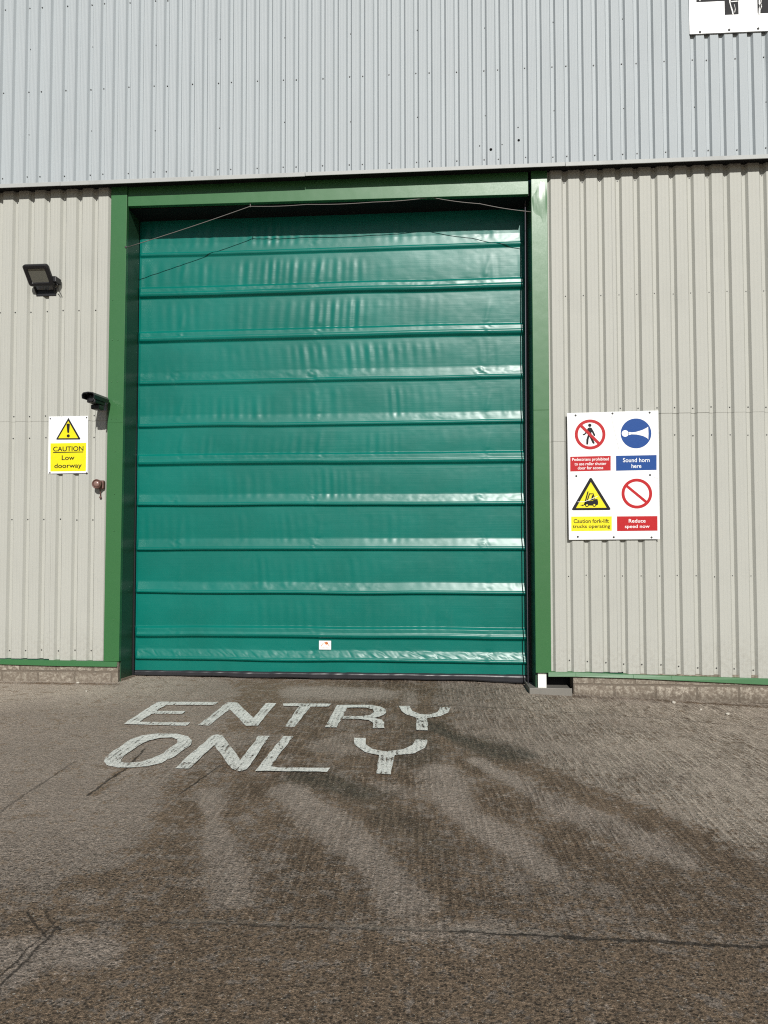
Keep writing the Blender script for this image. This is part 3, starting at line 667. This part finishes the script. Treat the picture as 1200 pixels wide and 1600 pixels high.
# black bottom seal, a soft sagging tube of sheeting on the ground
b = MB(); n = 260
prof = [(.012, .0), (-.004, .004), (-.028, .012), (-.036, .030), (-.026, .052), (-.030, .058), (-.016, .078), (.004, .088), (.03, .09)]
vs = []
zseal = ZB+.008
for i in range(n+1):
    x = XA+.005+(XB-XA-.01)*i/n; g0 = float(gz(x, YC))+.002
    w = 1+.25*float(vnoise(np.array(x*3.1), np.array(2.), 21)); kx = .006*float(vnoise(np.array(x*11), np.array(5.), 22))
    lift = max(0, .012*float(vnoise(np.array(x*2.3), np.array(9.), 23)))
    for yv, zv in prof: vs.append((x, YC+yv*w+kx, g0+lift*(1-zv/.09)+(zseal-g0)*zv/.09))
k = len(prof); b.add(vs, [(i*k+j, (i+1)*k+j, (i+1)*k+j+1, i*k+j+1) for i in range(n) for j in range(k-1)])
b.build('bottom_seal', M['rubber'], RD, smooth=True)
b = MB(); b.box(XA-.10, XA-.004, YC-.035, YC+.05, 0, ZT); b.build('guide_rail', M['black'], RD, bevel=.004)
b = MB(); xg = float(W(822.5, 700, YC-.05)[0]); b.box(xg+.012, xg+.16, YC-.034, YC+.05, float(gz(1.1,.4))-.03, ZT); b.build('guide_rail', M['black'], RD, bevel=.004)
b = MB(); b.tube([W(829, 290, .12), W(824.5, 303, .15), W(820.8, 318, .2), W(821.2, 500, .2), W(822.3, 760, .2), (float(W(825, 1055, .2)[0]), .2, .0)], .0065, 8); b.build('guide_edge', M['cable'], RD, smooth=True)
# sticker
b = MB(); yst = YC-.022; p0, p1 = W(498.5, 1001, yst), W(517.3, 1015, yst); b.box(p0[0], p1[0], yst, yst+.003, p1[2], p0[2])
stk = b.build('sticker', M['white'], RD)
b = MB(); e = yst-.0012; wst, hst = p1[0]-p0[0], p0[2]-p1[2]; rr = random.Random(3)
for k_ in range(10):
    a = math.pi*(.06+.88*k_/9); cx_, cz_ = p0[0]+wst*.52+wst*.34*math.cos(a), p1[2]+hst*.22+hst*.55*math.sin(a)
    b.box(cx_-.006, cx_+.006, e, yst-.0002, cz_-.005, cz_+.005, 0 if k_ % 3 else 1)
b.ring(p0[0]+wst*.62, p1[2]+hst*.72, .0, .018, e, yst-.0002, 16)
for k_ in range(7): b.box(p0[0]+wst*(.12+.11*k_), p0[0]+wst*(.19+.11*k_), e, yst-.0002, p1[2]+hst*.12, p1[2]+hst*(.26+.08*rr.random()), 1)
b.build('sticker_print', [M['orange'], M['stickergrey']], stk) if False else b.build('sticker_print', [M['orange'], M['stickergrey']], RD)

# ------------------------------------------------------------------ wire across the opening
wp = [(198,386.5,-.012),(391,322.5,.03),(480,319.5,.028),(582,316,.028),(674,308.5,.03),(750,318.5,.012),(829.5,331,-.012)]
t0 = W(*wp[0]); WR = empty('stay_wire', t0, 'thin galvanised wire strung across the top of the green door opening', 'wire')
pts = []
for a, c in zip(wp, wp[1:]):
    A, C = W(*a), W(*c); n = 8
    for i in range(n): t = i/n; q = A+(C-A)*t; q[2] -= .010*math.sin(math.pi*t); pts.append(q)
pts.append(W(*wp[-1])); b = MB(); b.tube(pts, .0045, 7); b.build('wire_strand', M['wire'], WR, smooth=True)
for px, py, top in ((391, 322.5, 310), (674, 308.5, 298)):
    A = W(px, py, .03); T = W(px, top, .03); b = MB(); b.tube([A-[0,0,.012], A, T], .0045, 7); b.build('hook', M['wire'], WR, smooth=True)
A = W(196.5, 386, -.014); b = MB(); b.lathe((A[0], -.009, A[2]), [(0,.014),(.008,.013),(.012,.006)], 12); b.build('anchor_bolt', M['screw'], WR)

# ------------------------------------------------------------------ lettering helper
def text_mesh(s, bold=0.0):
    cu = bpy.data.curves.new('lettering', 'FONT'); cu.body = s; cu.offset = bold; cu.resolution_u = 6; cu.align_x = 'LEFT'
    o = bpy.data.objects.new('lettering_tmp', cu); COL.objects.link(o); bpy.context.view_layer.update()
    dg = bpy.context.evaluated_depsgraph_get(); me = o.evaluated_get(dg).to_mesh()
    vs = [tuple(v.co) for v in me.vertices]; fs = [tuple(p.vertices) for p in me.polygons]
    o.evaluated_get(dg).to_mesh_clear(); bpy.data.objects.remove(o); bpy.data.curves.remove(cu)
    return np.array(vs), fs
def text(mb, s, x0, x1, z0, z1, y, slope=0.0, bold=.012, mi=0):
    """letters fitted to a box on the wall plane (z0..z1 spans the ink)"""
    v, f = text_mesh(s, bold); a, c = v[:, :2].min(0), v[:, :2].max(0)
    X_ = x0+(v[:, 0]-a[0])/(c[0]-a[0])*(x1-x0); Z_ = z0+(v[:, 1]-a[1])/(c[1]-a[1])*(z1-z0)+slope*(X_-x0)
    mb.add([(x, y, z) for x, z in zip(X_, Z_)], f, mi)

# ------------------------------------------------------------------ caution sign, left of the door
yS = -.010
def c3(u, v): p = W(60+u/10, 640+v/10, yS); return (float(p[0]), float(p[2]))
A = c3(470, 1000); CS = empty('caution_sign', (A[0], yS, A[1]), 'white and yellow sign reading CAUTION Low doorway left of the green frame', 'sign')
b = MB(); b.slab([c3(163,108), c3(777,98), c3(768,990), c3(150,1000)], yS, yS+.004); b.build('sign_panel', M['white'], CS)
b = MB(); b.slab([c3(470,128), c3(657,455), c3(650,468), c3(285,470), c3(280,458)], yS-.0015, yS-.0003); tri_o = b.build('warning_triangle', M['signblack'], CS)
b = MB(); b.slab([c3(469,178), c3(622,446), c3(312,448)], yS-.0028, yS-.0016); b.build('triangle_face', M['yellow'], tri_o)
b = MB(); b.slab([c3(443,232), c3(452,220), c3(484,219), c3(494,231), c3(483,355), c3(474,366), c3(462,366), c3(454,356)], yS-.0042, yS-.0030)
q = c3(469, 411); b.ring(q[0], q[1], 0, abs(c3(493,411)[0]-q[0]), yS-.0042, yS-.0030, 20); b.build('exclamation_mark', M['signblack'], tri_o)
b = MB(); b.slab([c3(190,527), c3(748,519), c3(742,960), c3(188,966)], yS-.0015, yS-.0003); pn = b.build('text_panel', M['yellow'], CS)
b = MB(); yl = yS-.0032
def tx(mb, s, u0, u1, v0, v1, vr=0.0, fn=c3, y=None, bold=.006, mi=0):
    a, c = fn(u0, v1), fn(u1, v1+vr); t = fn(u0, v0)
    text(mb, s, a[0], c[0], a[1], t[1], y, (c[1]-a[1])/(c[0]-a[0]), bold, mi)
tx(b, 'CAUTION', 232, 705, 580, 655, -10, y=yl, bold=.014); tx(b, 'Low', 366, 565, 716, 790, -3, y=yl, bold=.014); tx(b, 'doorway', 250, 678, 845, 938, -10, y=yl, bold=.014)
b.slab([c3(232,664), c3(702,656), c3(702,668), c3(232,677)], yl, yl+.0012); b.build('lettering', M['signblack'], pn)
for u_, v_ in ((187,142), (754,125), (180,985), (752,990)):
    q = c3(u_, v_); b = MB(); b.lathe((q[0], yS-.0003, q[1]), [(0,.009),(.004,.008),(.006,.004)], 10); b.build('screw', M['screw'], CS)

# ------------------------------------------------------------------ four-part safety board, right of the door
yB = -.024
def c5(u, v): p = W(860+u/6, 620+v/6, yB); return (float(p[0]), float(p[2]))
A = c5(600, 1335); SB = empty('safety_board', (A[0], yB, A[1]), 'large white board of four safety pictograms with red, blue and yellow captions', 'sign')
b = MB(); b.slab([c5(157,153), c5(1012,128), c5(1027,1334), c5(174,1340)], yB, yB+.006); b.build('board_panel', M['white'], SB)
b = MB(); e0, e1 = c5(166,165), c5(180,1335); b.box(e0[0]+.004, e0[0]+.035, yB+.0065, -.0005, e1[1]+.01, e0[1]-.02); b.build('mounting_rail', M['screw'], SB); b = MB(); e2 = c5(1010, 1330); b.box(e2[0]-.04, e2[0]-.01, yB+.0065, -.0005, e1[1]+.01, e0[1]-.02); b.build('mounting_rail', M['screw'], SB)
f1, f2, f3, f4 = yB-.0003, yB-.0015, yB-.0028, yB-.0041
def circ(u, v, r): q = c5(u, v); return q[0], q[1], abs(c5(u+r, v)[0]-q[0])
def band(mb, p, q, w, y0, y1, mi=0):
    p = np.array(p); q = np.array(q); d = (q-p)/np.linalg.norm(q-p); n_ = np.array([-d[1], d[0]])*w/2
    mb.slab([tuple(p+n_), tuple(q+n_), tuple(q-n_), tuple(p-n_)], y0, y1, mi)
# pedestrians prohibited
x, z, r = circ(372, 353, 144); b = MB(); b.ring(x, z, r*.80, r, f2, f1)
sym = b.build('prohibition_symbol', M['signred'], SB)
b = MB(); q = c5(369, 267); b.ring(q[0], q[1], 0, abs(c5(385,267)[0]-q[0]), f2, f1, 20)
b.slab([c5(*p) for p in ((352,292),(368,287),(385,290),(402,318),(420,355),(420,366),(408,368),(404,360),(388,330),(384,332),(388,372),(404,408),(415,432),(412,440),(400,440),(392,430),(374,390),(366,374),(358,398),(354,445),(345,449),(336,445),(337,400),(350,360),(350,326),(344,338),(322,358),(304,362),(302,352),(318,345),(334,322))], f2, f1)
b.build('walking_figure', M['signblack'], sym)
b = MB(); band(b, c5(278,262), c5(462,444), r*.19, f3, f2-.0001); b.build('slash', M['signred'], sym)
# sound horn
x, z, r = circ(802, 343, 144); b = MB(); b.ring(x, z, 0, r, f2, f1); sym = b.build('mandatory_symbol', M['signblue'], SB)
b = MB(); q = c5(700, 344); b.ring(q[0], q[1], 0, abs(c5(732,344)[0]-q[0]), f3, f2-.0002, 30)
b.slab([c5(*p) for p in ((725,336),(742,330),(760,334),(800,330),(860,312),(900,292),(916,280),(919,345),(917,402),(908,388),(870,368),(810,354),(760,352),(742,358),(725,352))], f3, f2-.0002); b.build('horn_shape', M['white'], sym)
# forklift triangle
b = MB(); b.slab([c5(*p) for p in ((378,759),(388,764),(562,1046),(562,1058),(552,1062),(212,1064),(203,1060),(203,1050),(368,764))], f2, f1); sym = b.build('warning_triangle', M['signblack'], SB)
b = MB(); b.slab([c5(*p) for p in ((378,800),(527,1040),(240,1043))], f3, f2-.0001); b.build('triangle_face', M['yellow'], sym)
b = MB()
for pl in (((346,888),(358,888),(326,1010),(314,1010)), ((362,905),(404,906),(418,955),(410,957),(398,914),(370,914),(352,970),(340,990),(336,985)), ((322,985),(345,975),(400,975),(408,960),(440,958),(447,985),(446,1010),(430,1018),(345,1020),(315,1012)), ((276,1016),(312,1010),(324,1012),(300,1026),(298,1021)),
           ((388,925),(398,922),(404,930),(400,945),(408,970),(370,972),(372,962),(384,950))):
    b.slab([c5(*p) for p in pl], f4, f3-.0001)
for u_, v_ in ((342,1016), (411,1014)):
    x, z, r = circ(u_, v_, 17); b.ring(x, z, r*.55, r, f4-.0010, f4-.0001, 24); b.ring(x, z, 0, r*.53, f4-.0010, f4-.0001, 24, 1)
b.build('forklift_shape', [M['signblack'], M['yellow']], sym)
# reduce speed roundel
x, z, r = circ(810, 907, 144); b = MB(); b.ring(x, z, r*.80, r, f2, f1); sym = b.build('prohibition_symbol', M['signred'], SB)
b = MB(); band(b, c5(716,836), c5(905,992), r*.18, f2+.0002, f1); b.build('slash', M['signred'], sym)
# captions
def caption(cs, mat, rows, tm, bold=.009):
    b = MB(); b.slab([c5(*p) for p in cs], f2, f1); o = b.build('caption', mat, SB); b = MB()
    for s, u0, u1, v0, v1, vr in rows: tx(b, s, u0, u1, v0, v1, vr, c5, f3, bold)
    b.build('lettering', tm, o)
caption(((186,562),(565,553),(565,691),(186,700)), M['signred'], (('Pedestrians prohibited',204,548,574,610,-5), ('to use roller shutter',226,524,616,644,-5), ('door for access',256,494,654,682,-4)), M['white'])
caption(((615,553),(995,546),(995,685),(616,693)), M['signblue'], (('Sound horn',680,930,574,614,-2), ('here',760,852,630,668,-1)), M['white'])
caption(((195,1123),(575,1121),(575,1255),(196,1260)), M['yellow'], (('Caution fork-lift',218,548,1146,1184,-2), ('trucks operating',210,560,1198,1240,-2)), M['signblack'], .012)
caption(((624,1121),(1003,1118),(1004,1255),(625,1259)), M['signred'], (('Reduce',734,892,1146,1180,-1), ('speed now',698,930,1200,1240,-2)), M['white'])
b = MB()
for line in (((570,170),(580,230),(610,360),(650,525)), ((970,752),(1018,774)), ((180,990),(200,992)), ((480,145),(486,160))):
    b = MB()
    for a_, c_ in zip(line, line[1:]): band(b, c5(*a_), c5(*c_), .004, f1-.0004, f1)
    b.build('surface_scratch', [M['hair'], M['scratch']], SB)
for line in (((255,985),(320,984),(375,962),(440,934)),):
    for a_, c_ in zip(line, line[1:]): (b.__init__(), band(b, c5(*a_), c5(*c_), .006, f4-.0016, f4-.0012, 1), b.build('surface_scratch', [M['hair'], M['scratch']], SB))
for u_, v_ in ((236,174),(582,156),(930,148),(243,743),(934,733),(257,1312),(594,1316),(948,1318)):
    q = c5(u_, v_); b = MB(); b.lathe((q[0], yB-.0003, q[1]), [(0,.012),(.004,.011),(.007,.005)], 10); b.build('screw', M['screw'], SB)

# ------------------------------------------------------------------ number sign high on the right
yN = YU-.016
def c8(u, v): p = W(1060+u/8.571, v/8.571, yN); return (float(p[0]), float(p[2]))
A = c8(150, 455); NS = empty('number_sign', (A[0], yN, A[1]), 'white sign with big peeling black numerals high on the upper right cladding', 'sign')
bl = c8(152, 455); w_, h_ = 1.55, 1.12; k_ = (c8(1200, 410)[1]-bl[1])/(c8(1200, 410)[0]-bl[0])
cn = lambda x, z: (bl[0]+x, bl[1]+z+k_*x)
b = MB(); b.slab([cn(0,0), cn(w_,0), cn(w_,h_), cn(0,h_)], yN, yN+.012); b.build('sign_panel', M['white'], NS)
def lc(u, v): q = c8(u, v); return q
xs0, xs1 = c8(620,200)[0]-bl[0], c8(806,190)[0]-bl[0]; zs0 = c8(620,200)[1]-bl[1]-k_*xs0; zbar = c8(260,25)[1]-bl[1]-.003; xb0 = c8(240,25)[0]-bl[0]; xb1 = c8(930,0)[0]-bl[0]
b = MB(); y1_, y2_ = yN-.0018, yN-.0003; tw_ = .17
b.slab([cn(xs0,zs0), cn(xs1,zs0), cn(xs1,zbar), cn(xb1,zbar), cn(xb1,zbar+.16), cn(xs1,zbar+.16), cn(xs1,.93), cn(xs0-.03,.93), cn(xb0,zbar+.17), cn(xb0,zbar), cn(xs0,zbar)], y1_, y2_)
b.slab([cn(xb0+.19,zbar+.16), cn(xs0,zbar+.16), cn(xs0,.66)], y1_-.0012, y1_-.0001, 1)
b.build('numeral', [M['signblack'], M['white']], NS)
xo = c8(1060,180)[0]-bl[0]; b = MB(); b.slab([cn(xo,zs0), cn(xo+.19,zs0), cn(xo+.19,.93), cn(xo+.06,.93), cn(xo-.11,.76), cn(xo-.11,.64), cn(xo,.70)], y1_, y2_); b.build('numeral', M['signblack'], NS)
b = MB()
for line, w2 in ((((685,-60),(688,40),(705,100),(722,150),(730,200),(705,230),(690,270),(684,350)), .017), (((1085,-40),(1082,40),(1105,80),(1085,130),(1082,200)), .020), (((1110,-20),(1100,60),(1092,120)), .010), (((705,25),(790,18)), .014), (((285,-30),(287,18)), .014), (((745,60),(760,120),(752,170)),.006)):
    b = MB()
    for a_, c_ in zip(line, line[1:]): band(b, c8(*a_), c8(*c_), w2*random.uniform(.6,1.2), y1_-.0026, y1_-.0014)
    b.build('peeling_scratch', M['scratch'], NS)
for u_, v_ in ((290,428),(680,400),(1068,383)):
    q = c8(u_, v_); b = MB(); b.lathe((q[0], yN-.0003, q[1]), [(0,.014),(.006,.012),(.010,.005)], 10); b.build('screw', M['screw'], NS)

# ------------------------------------------------------------------ floodlight
tl, tr_, br, bl_ = W(33.5,414.5,-.27), W(73.5,413.8,-.27), W(83.5,447,-.10), W(48,447.2,-.10)
ctr = (tl+tr_+br+bl_)/4; xh = .155; ax = np.array([1.0,0,0]); dn = np.array([0, .17, float(br[2]-tl[2])]); hl_ = np.linalg.norm(dn)/2; dn /= 2*hl_; nrm = np.cross(ax, dn); nrm = nrm if nrm[1] < 0 else -nrm
FL = empty('floodlight', (ctr[0], 0, ctr[2]-.15), 'black square floodlight tilted down on the left cladding', 'floodlight')
def fp(a, c, d): return ctr+ax*a+dn*c+nrm*d
def rrect(hx, hy, r, n=5):
    o = []
    for qx, qy, a0 in ((1,1,0),(-1,1,90),(-1,-1,180),(1,-1,270)):
        o += [(qx*(hx-r)+r*math.cos(rad(a0+90*i/n)), qy*(hy-r)+r*math.sin(rad(a0+90*i/n))) for i in range(n+1)]
    return o
def loft(secs, mat, name, par, mi=0):
    b = MB(); n = len(secs[0][0]); vs = [fp(p[0], p[1], d) for ring, d in secs for p in ring]
    fs = [(i*n+j, i*n+(j+1)%n, (i+1)*n+(j+1)%n, (i+1)*n+j) for i in range(len(secs)-1) for j in range(n)]+[tuple(range(n-1,-1,-1)), tuple((len(secs)-1)*n+j for j in range(n))]
    b.add(vs, fs); return b.build(name, mat, par)
loft([(rrect(.10,.09,.03),-.062), (rrect(xh-.01,hl_-.01,.03),-.045), (rrect(xh,hl_,.032),-.03), (rrect(xh,hl_,.032),-.002), (rrect(xh-.012,hl_-.012,.026),.006), (rrect(xh-.045,hl_-.040,.012),.006), (rrect(xh-.052,hl_-.047,.010),-.006)], M['black'], 'housing', FL)
loft([(rrect(xh-.052,hl_-.047,.010),-.010), (rrect(xh-.052,hl_-.047,.010),-.004)], M['glass'], 'lens', FL)
b = MB(); zbk = float(ctr[2])-.145
for s_ in (-1, 1):
    xx_ = ctr[0]+s_*(.118); P1 = fp(s_*.118, .02, -.05); b.hexa([(xx_-.006,-.005,zbk-.03),(xx_+.006,-.005,zbk-.03),(xx_+.006,-.005,zbk+.035),(xx_-.006,-.005,zbk+.035),
        (xx_-.006,P1[1],P1[2]-.035),(xx_+.006,P1[1],P1[2]-.035),(xx_+.006,P1[1]+.02,P1[2]+.01),(xx_-.006,P1[1]+.02,P1[2]+.01)])
b.box(ctr[0]-.125, ctr[0]+.125, -.012, -.001, zbk-.035, zbk+.04); b.build('bracket', M['black'], FL, bevel=.003)
b = MB(); b.box(ctr[0]+.10, ctr[0]+.185, -.13, -.003, ctr[2]-.055, ctr[2]+.015); b.build('junction_box', M['black'], FL, bevel=.008)
b = MB(); q0 = np.array([ctr[0]+.155, -.09, ctr[2]-.045]); b.tube([q0, q0+[.03,-.01,-.03], q0+[.05,-.02,-.055], q0+[.03,-.01,-.075], q0+[.0,.02,-.07]], .0055, 8); b.build('cable', M['black'], FL, smooth=True)

# ------------------------------------------------------------------ security camera
f0, f1_ = W(137.5, 615, -.48), W(161, 623.5, -.07)
SC = empty('security_camera', (float(W(160,632,0)[0]), 0, float(W(160,640,0)[2])), 'black bullet security camera with sunshield above the caution sign', 'security camera')
def cb(t, a, c):                            # along the barrel (0 wall end .. 1 front), sideways, up
    return f1_+(f0-f1_)*t+np.array([a, 0, c])
b = MB(); SX = 1.15; prof = [(-.062,-.045),(-.066,-.01),(-.052,.012),(0,.02),(.052,.012),(.066,-.01),(.062,-.045),(.056,-.045),(.058,-.012),(.046,.004),(0,.011),(-.046,.004),(-.058,-.012),(-.056,-.045)]
n = len(prof); vs = [cb(t, a*SX, c*1.2) for t in (0, 1.0) for a, c in prof]; b.add(vs, [(j, (j+1)%n, n+(j+1)%n, n+j) for j in range(n)]+[tuple(range(n-1,-1,-1)), tuple(range(n,2*n))]); b.build('sunshield', M['black'], SC)
b = MB()
for t0_, t1_, hx, z0_, z1_ in ((.14,.80,.052,-.090,-.004), (.20,.55,.050,-.150,-.094)):
    c_ = [cb(t, a, c) for c in (z0_, z1_) for t, a in ((t1_,-hx),(t1_,hx),(t0_,hx),(t0_,-hx))]; b.hexa(c_)
b.build('camera_body', M['black'], SC, bevel=.012, segs=3)
b = MB(); q = cb(.81, 0, -.045); b.lathe((q[0], q[1]+.01, q[2]), [(0,.036),(.016,.036),(.018,.028),(.010,.026)], 20); b.build('lens', M['black'], SC, smooth=False)
b = MB(); pa, pb = W(157.5, 622, -.004), W(165.5, 642, -.004); b.box(pa[0]-.03, pb[0], -.022, -.001, pb[2], pa[2]); b.build('wall_plate', M['plate'], SC, bevel=.004)
b = MB(); A = cb(.22, 0, -.08); Bq = np.array([(pa[0]+pb[0])/2-.01, -.022, pb[2]+.06]); b.tube([Bq, Bq+[0,-.06,-.03], (A+Bq)/2+[0,-.03,-.03], A+[0,0,-.02], A], [.024,.022,.02,.022,.024], 10); b.build('bracket_arm', M['plate'], SC, smooth=True)

# ------------------------------------------------------------------ alarm sounder
q = W(154.5, 757, -.05); SN = empty('alarm_sounder', (q[0], 0, q[2]-.1), 'small faded brown round alarm sounder beside the green frame below the caution sign', 'alarm sounder')
b = MB(); b.box(q[0]-.035, q[0]+.055, -.05, -.001, q[2]-.052, q[2]+.05); b.build('back_box', M['rust'], SN, bevel=.012)
b = MB(); b.lathe((q[0]-.008, -.05, q[2]+.004), [(0,.052),(.025,.054),(.045,.056),(.052,.050),(.046,.042),(.040,.040)], 30); b.build('horn_rim', M['rust'], SN, smooth=False)
b = MB(); b.lathe((q[0]-.008, -.09, q[2]+.004), [(0,.040),(.008,.036),(.016,.024),(.020,.010)], 24); b.build('dome', M['dome'], SN, smooth=True)
b = MB(); A = W(156, 763, -.03); C = W(157, 776, -.02); b.tube([A, (A+C)/2+[.003,-.004,0], C], .0055, 8); b.lathe((C[0], C[1]+.012, C[2]-.008), [(0,.006),(.006,.013),(.016,.014),(.024,.006)], 12); b.build('pull_cord', M['rust'], SN, smooth=True)

# ------------------------------------------------------------------ loose stones at the foot of the wall
def stone_mesh(seed):
    r_ = random.Random(seed); b = MB(); vs = []; n1_, n2_ = 8, 5
    for i in range(n2_):
        a = math.pi*(i+.5)/n2_
        for j in range(n1_): k_ = .75+.45*r_.random(); vs.append((math.sin(a)*math.cos(2*math.pi*j/n1_)*k_, .8*math.sin(a)*math.sin(2*math.pi*j/n1_)*k_, .55*math.cos(a)*k_+.35))
    b.add(vs, [(i*n1_+j, (i+1)*n1_+j, (i+1)*n1_+(j+1)%n1_, i*n1_+(j+1)%n1_) for i in range(n2_-1) for j in range(n1_)]+[tuple(range(n1_)), tuple((n2_-1)*n1_+j for j in range(n1_-1,-1,-1))])
    return b.build('loose_stone', M['stone'])
protos = [stone_mesh(s_) for s_ in (1, 2, 3)]
for i, (px, py, r_, lab) in enumerate((
    (122,1067.5,.022,'small white loose stone at the foot of the left block wall'), (1053,1098.5,.026,'pale loose stone on the concrete below the right block wall'),
    (1137,1116,.022,'white loose stone near the joint line at the right edge'), (1156,1092,.034,'grey loose stone against the foot of the right block wall'),
    (1095,1109,.016,'tiny pale stone on the tan strip under the right cladding'), (135,1080,.014,'tiny dark stone left of the door near the block wall corner'))):
    o = protos[i] if i < 3 else protos[i % 3].copy()
    if i >= 3: COL.objects.link(o)
    p = G(px, py); o.location = (p[0], p[1], float(gz(p[0], p[1]))-.004); o.scale = (r_,)*3; o.rotation_euler = (0, 0, i*1.7); tag(o, lab, 'stone', 'loose stones by the wall')
# ------------------------------------------------------------------ light, sky, camera
SUN_EL, SUN_AZ = 32.0, 10.0                 # sun over the viewer's right shoulder
dvec = Vector((math.sin(rad(SUN_AZ))*math.cos(rad(SUN_EL)), -math.cos(rad(SUN_AZ))*math.cos(rad(SUN_EL)), math.sin(rad(SUN_EL))))
L = bpy.data.lights.new('sun', 'SUN'); L.energy = 4.7; L.angle = rad(.53); L.color = (1.0, .975, .925)
so = bpy.data.objects.new('sun', L); COL.objects.link(so); so.rotation_euler = dvec.to_track_quat('Z', 'Y').to_euler(); so.location = (6, -20, 14)
wd = bpy.data.worlds.new('World'); S.world = wd; wd.use_nodes = True; nt = wd.node_tree
sk = nt.nodes.new('ShaderNodeTexSky'); sk.sky_type = 'NISHITA'; sk.sun_disc = False; sk.sun_elevation = rad(SUN_EL)
sk.sun_rotation = math.atan2(dvec.x, dvec.y); sk.air_density = 1.0; sk.dust_density = .6
nt.links.new(sk.outputs[0], nt.nodes['Background'].inputs[0]); nt.nodes['Background'].inputs[1].default_value = .05
cam = bpy.data.cameras.new('camera'); co_ = bpy.data.objects.new('camera', cam); COL.objects.link(co_)
cam.sensor_fit = 'AUTO'; cam.sensor_width = 36; cam.lens = F/1600*36; cam.clip_end = 1000; cam.clip_start = .05
from mathutils import Matrix
mw = Matrix.Identity(4)
for i in range(3): mw[i][0] = RT[i]; mw[i][1] = UP[i]; mw[i][2] = -FW[i]; mw[i][3] = CAM[i]
co_.matrix_world = mw; S.camera = co_
S.view_settings.view_transform = 'Standard'; S.view_settings.look = 'None'; S.view_settings.exposure = .08; S.view_settings.gamma = 1
S.cycles.max_bounces = 8; S.cycles.use_denoising = False; S.cycles.pixel_filter_type = 'BLACKMAN_HARRIS'; S.cycles.filter_width = 1.15; S.cycles.sample_clamp_indirect = 4
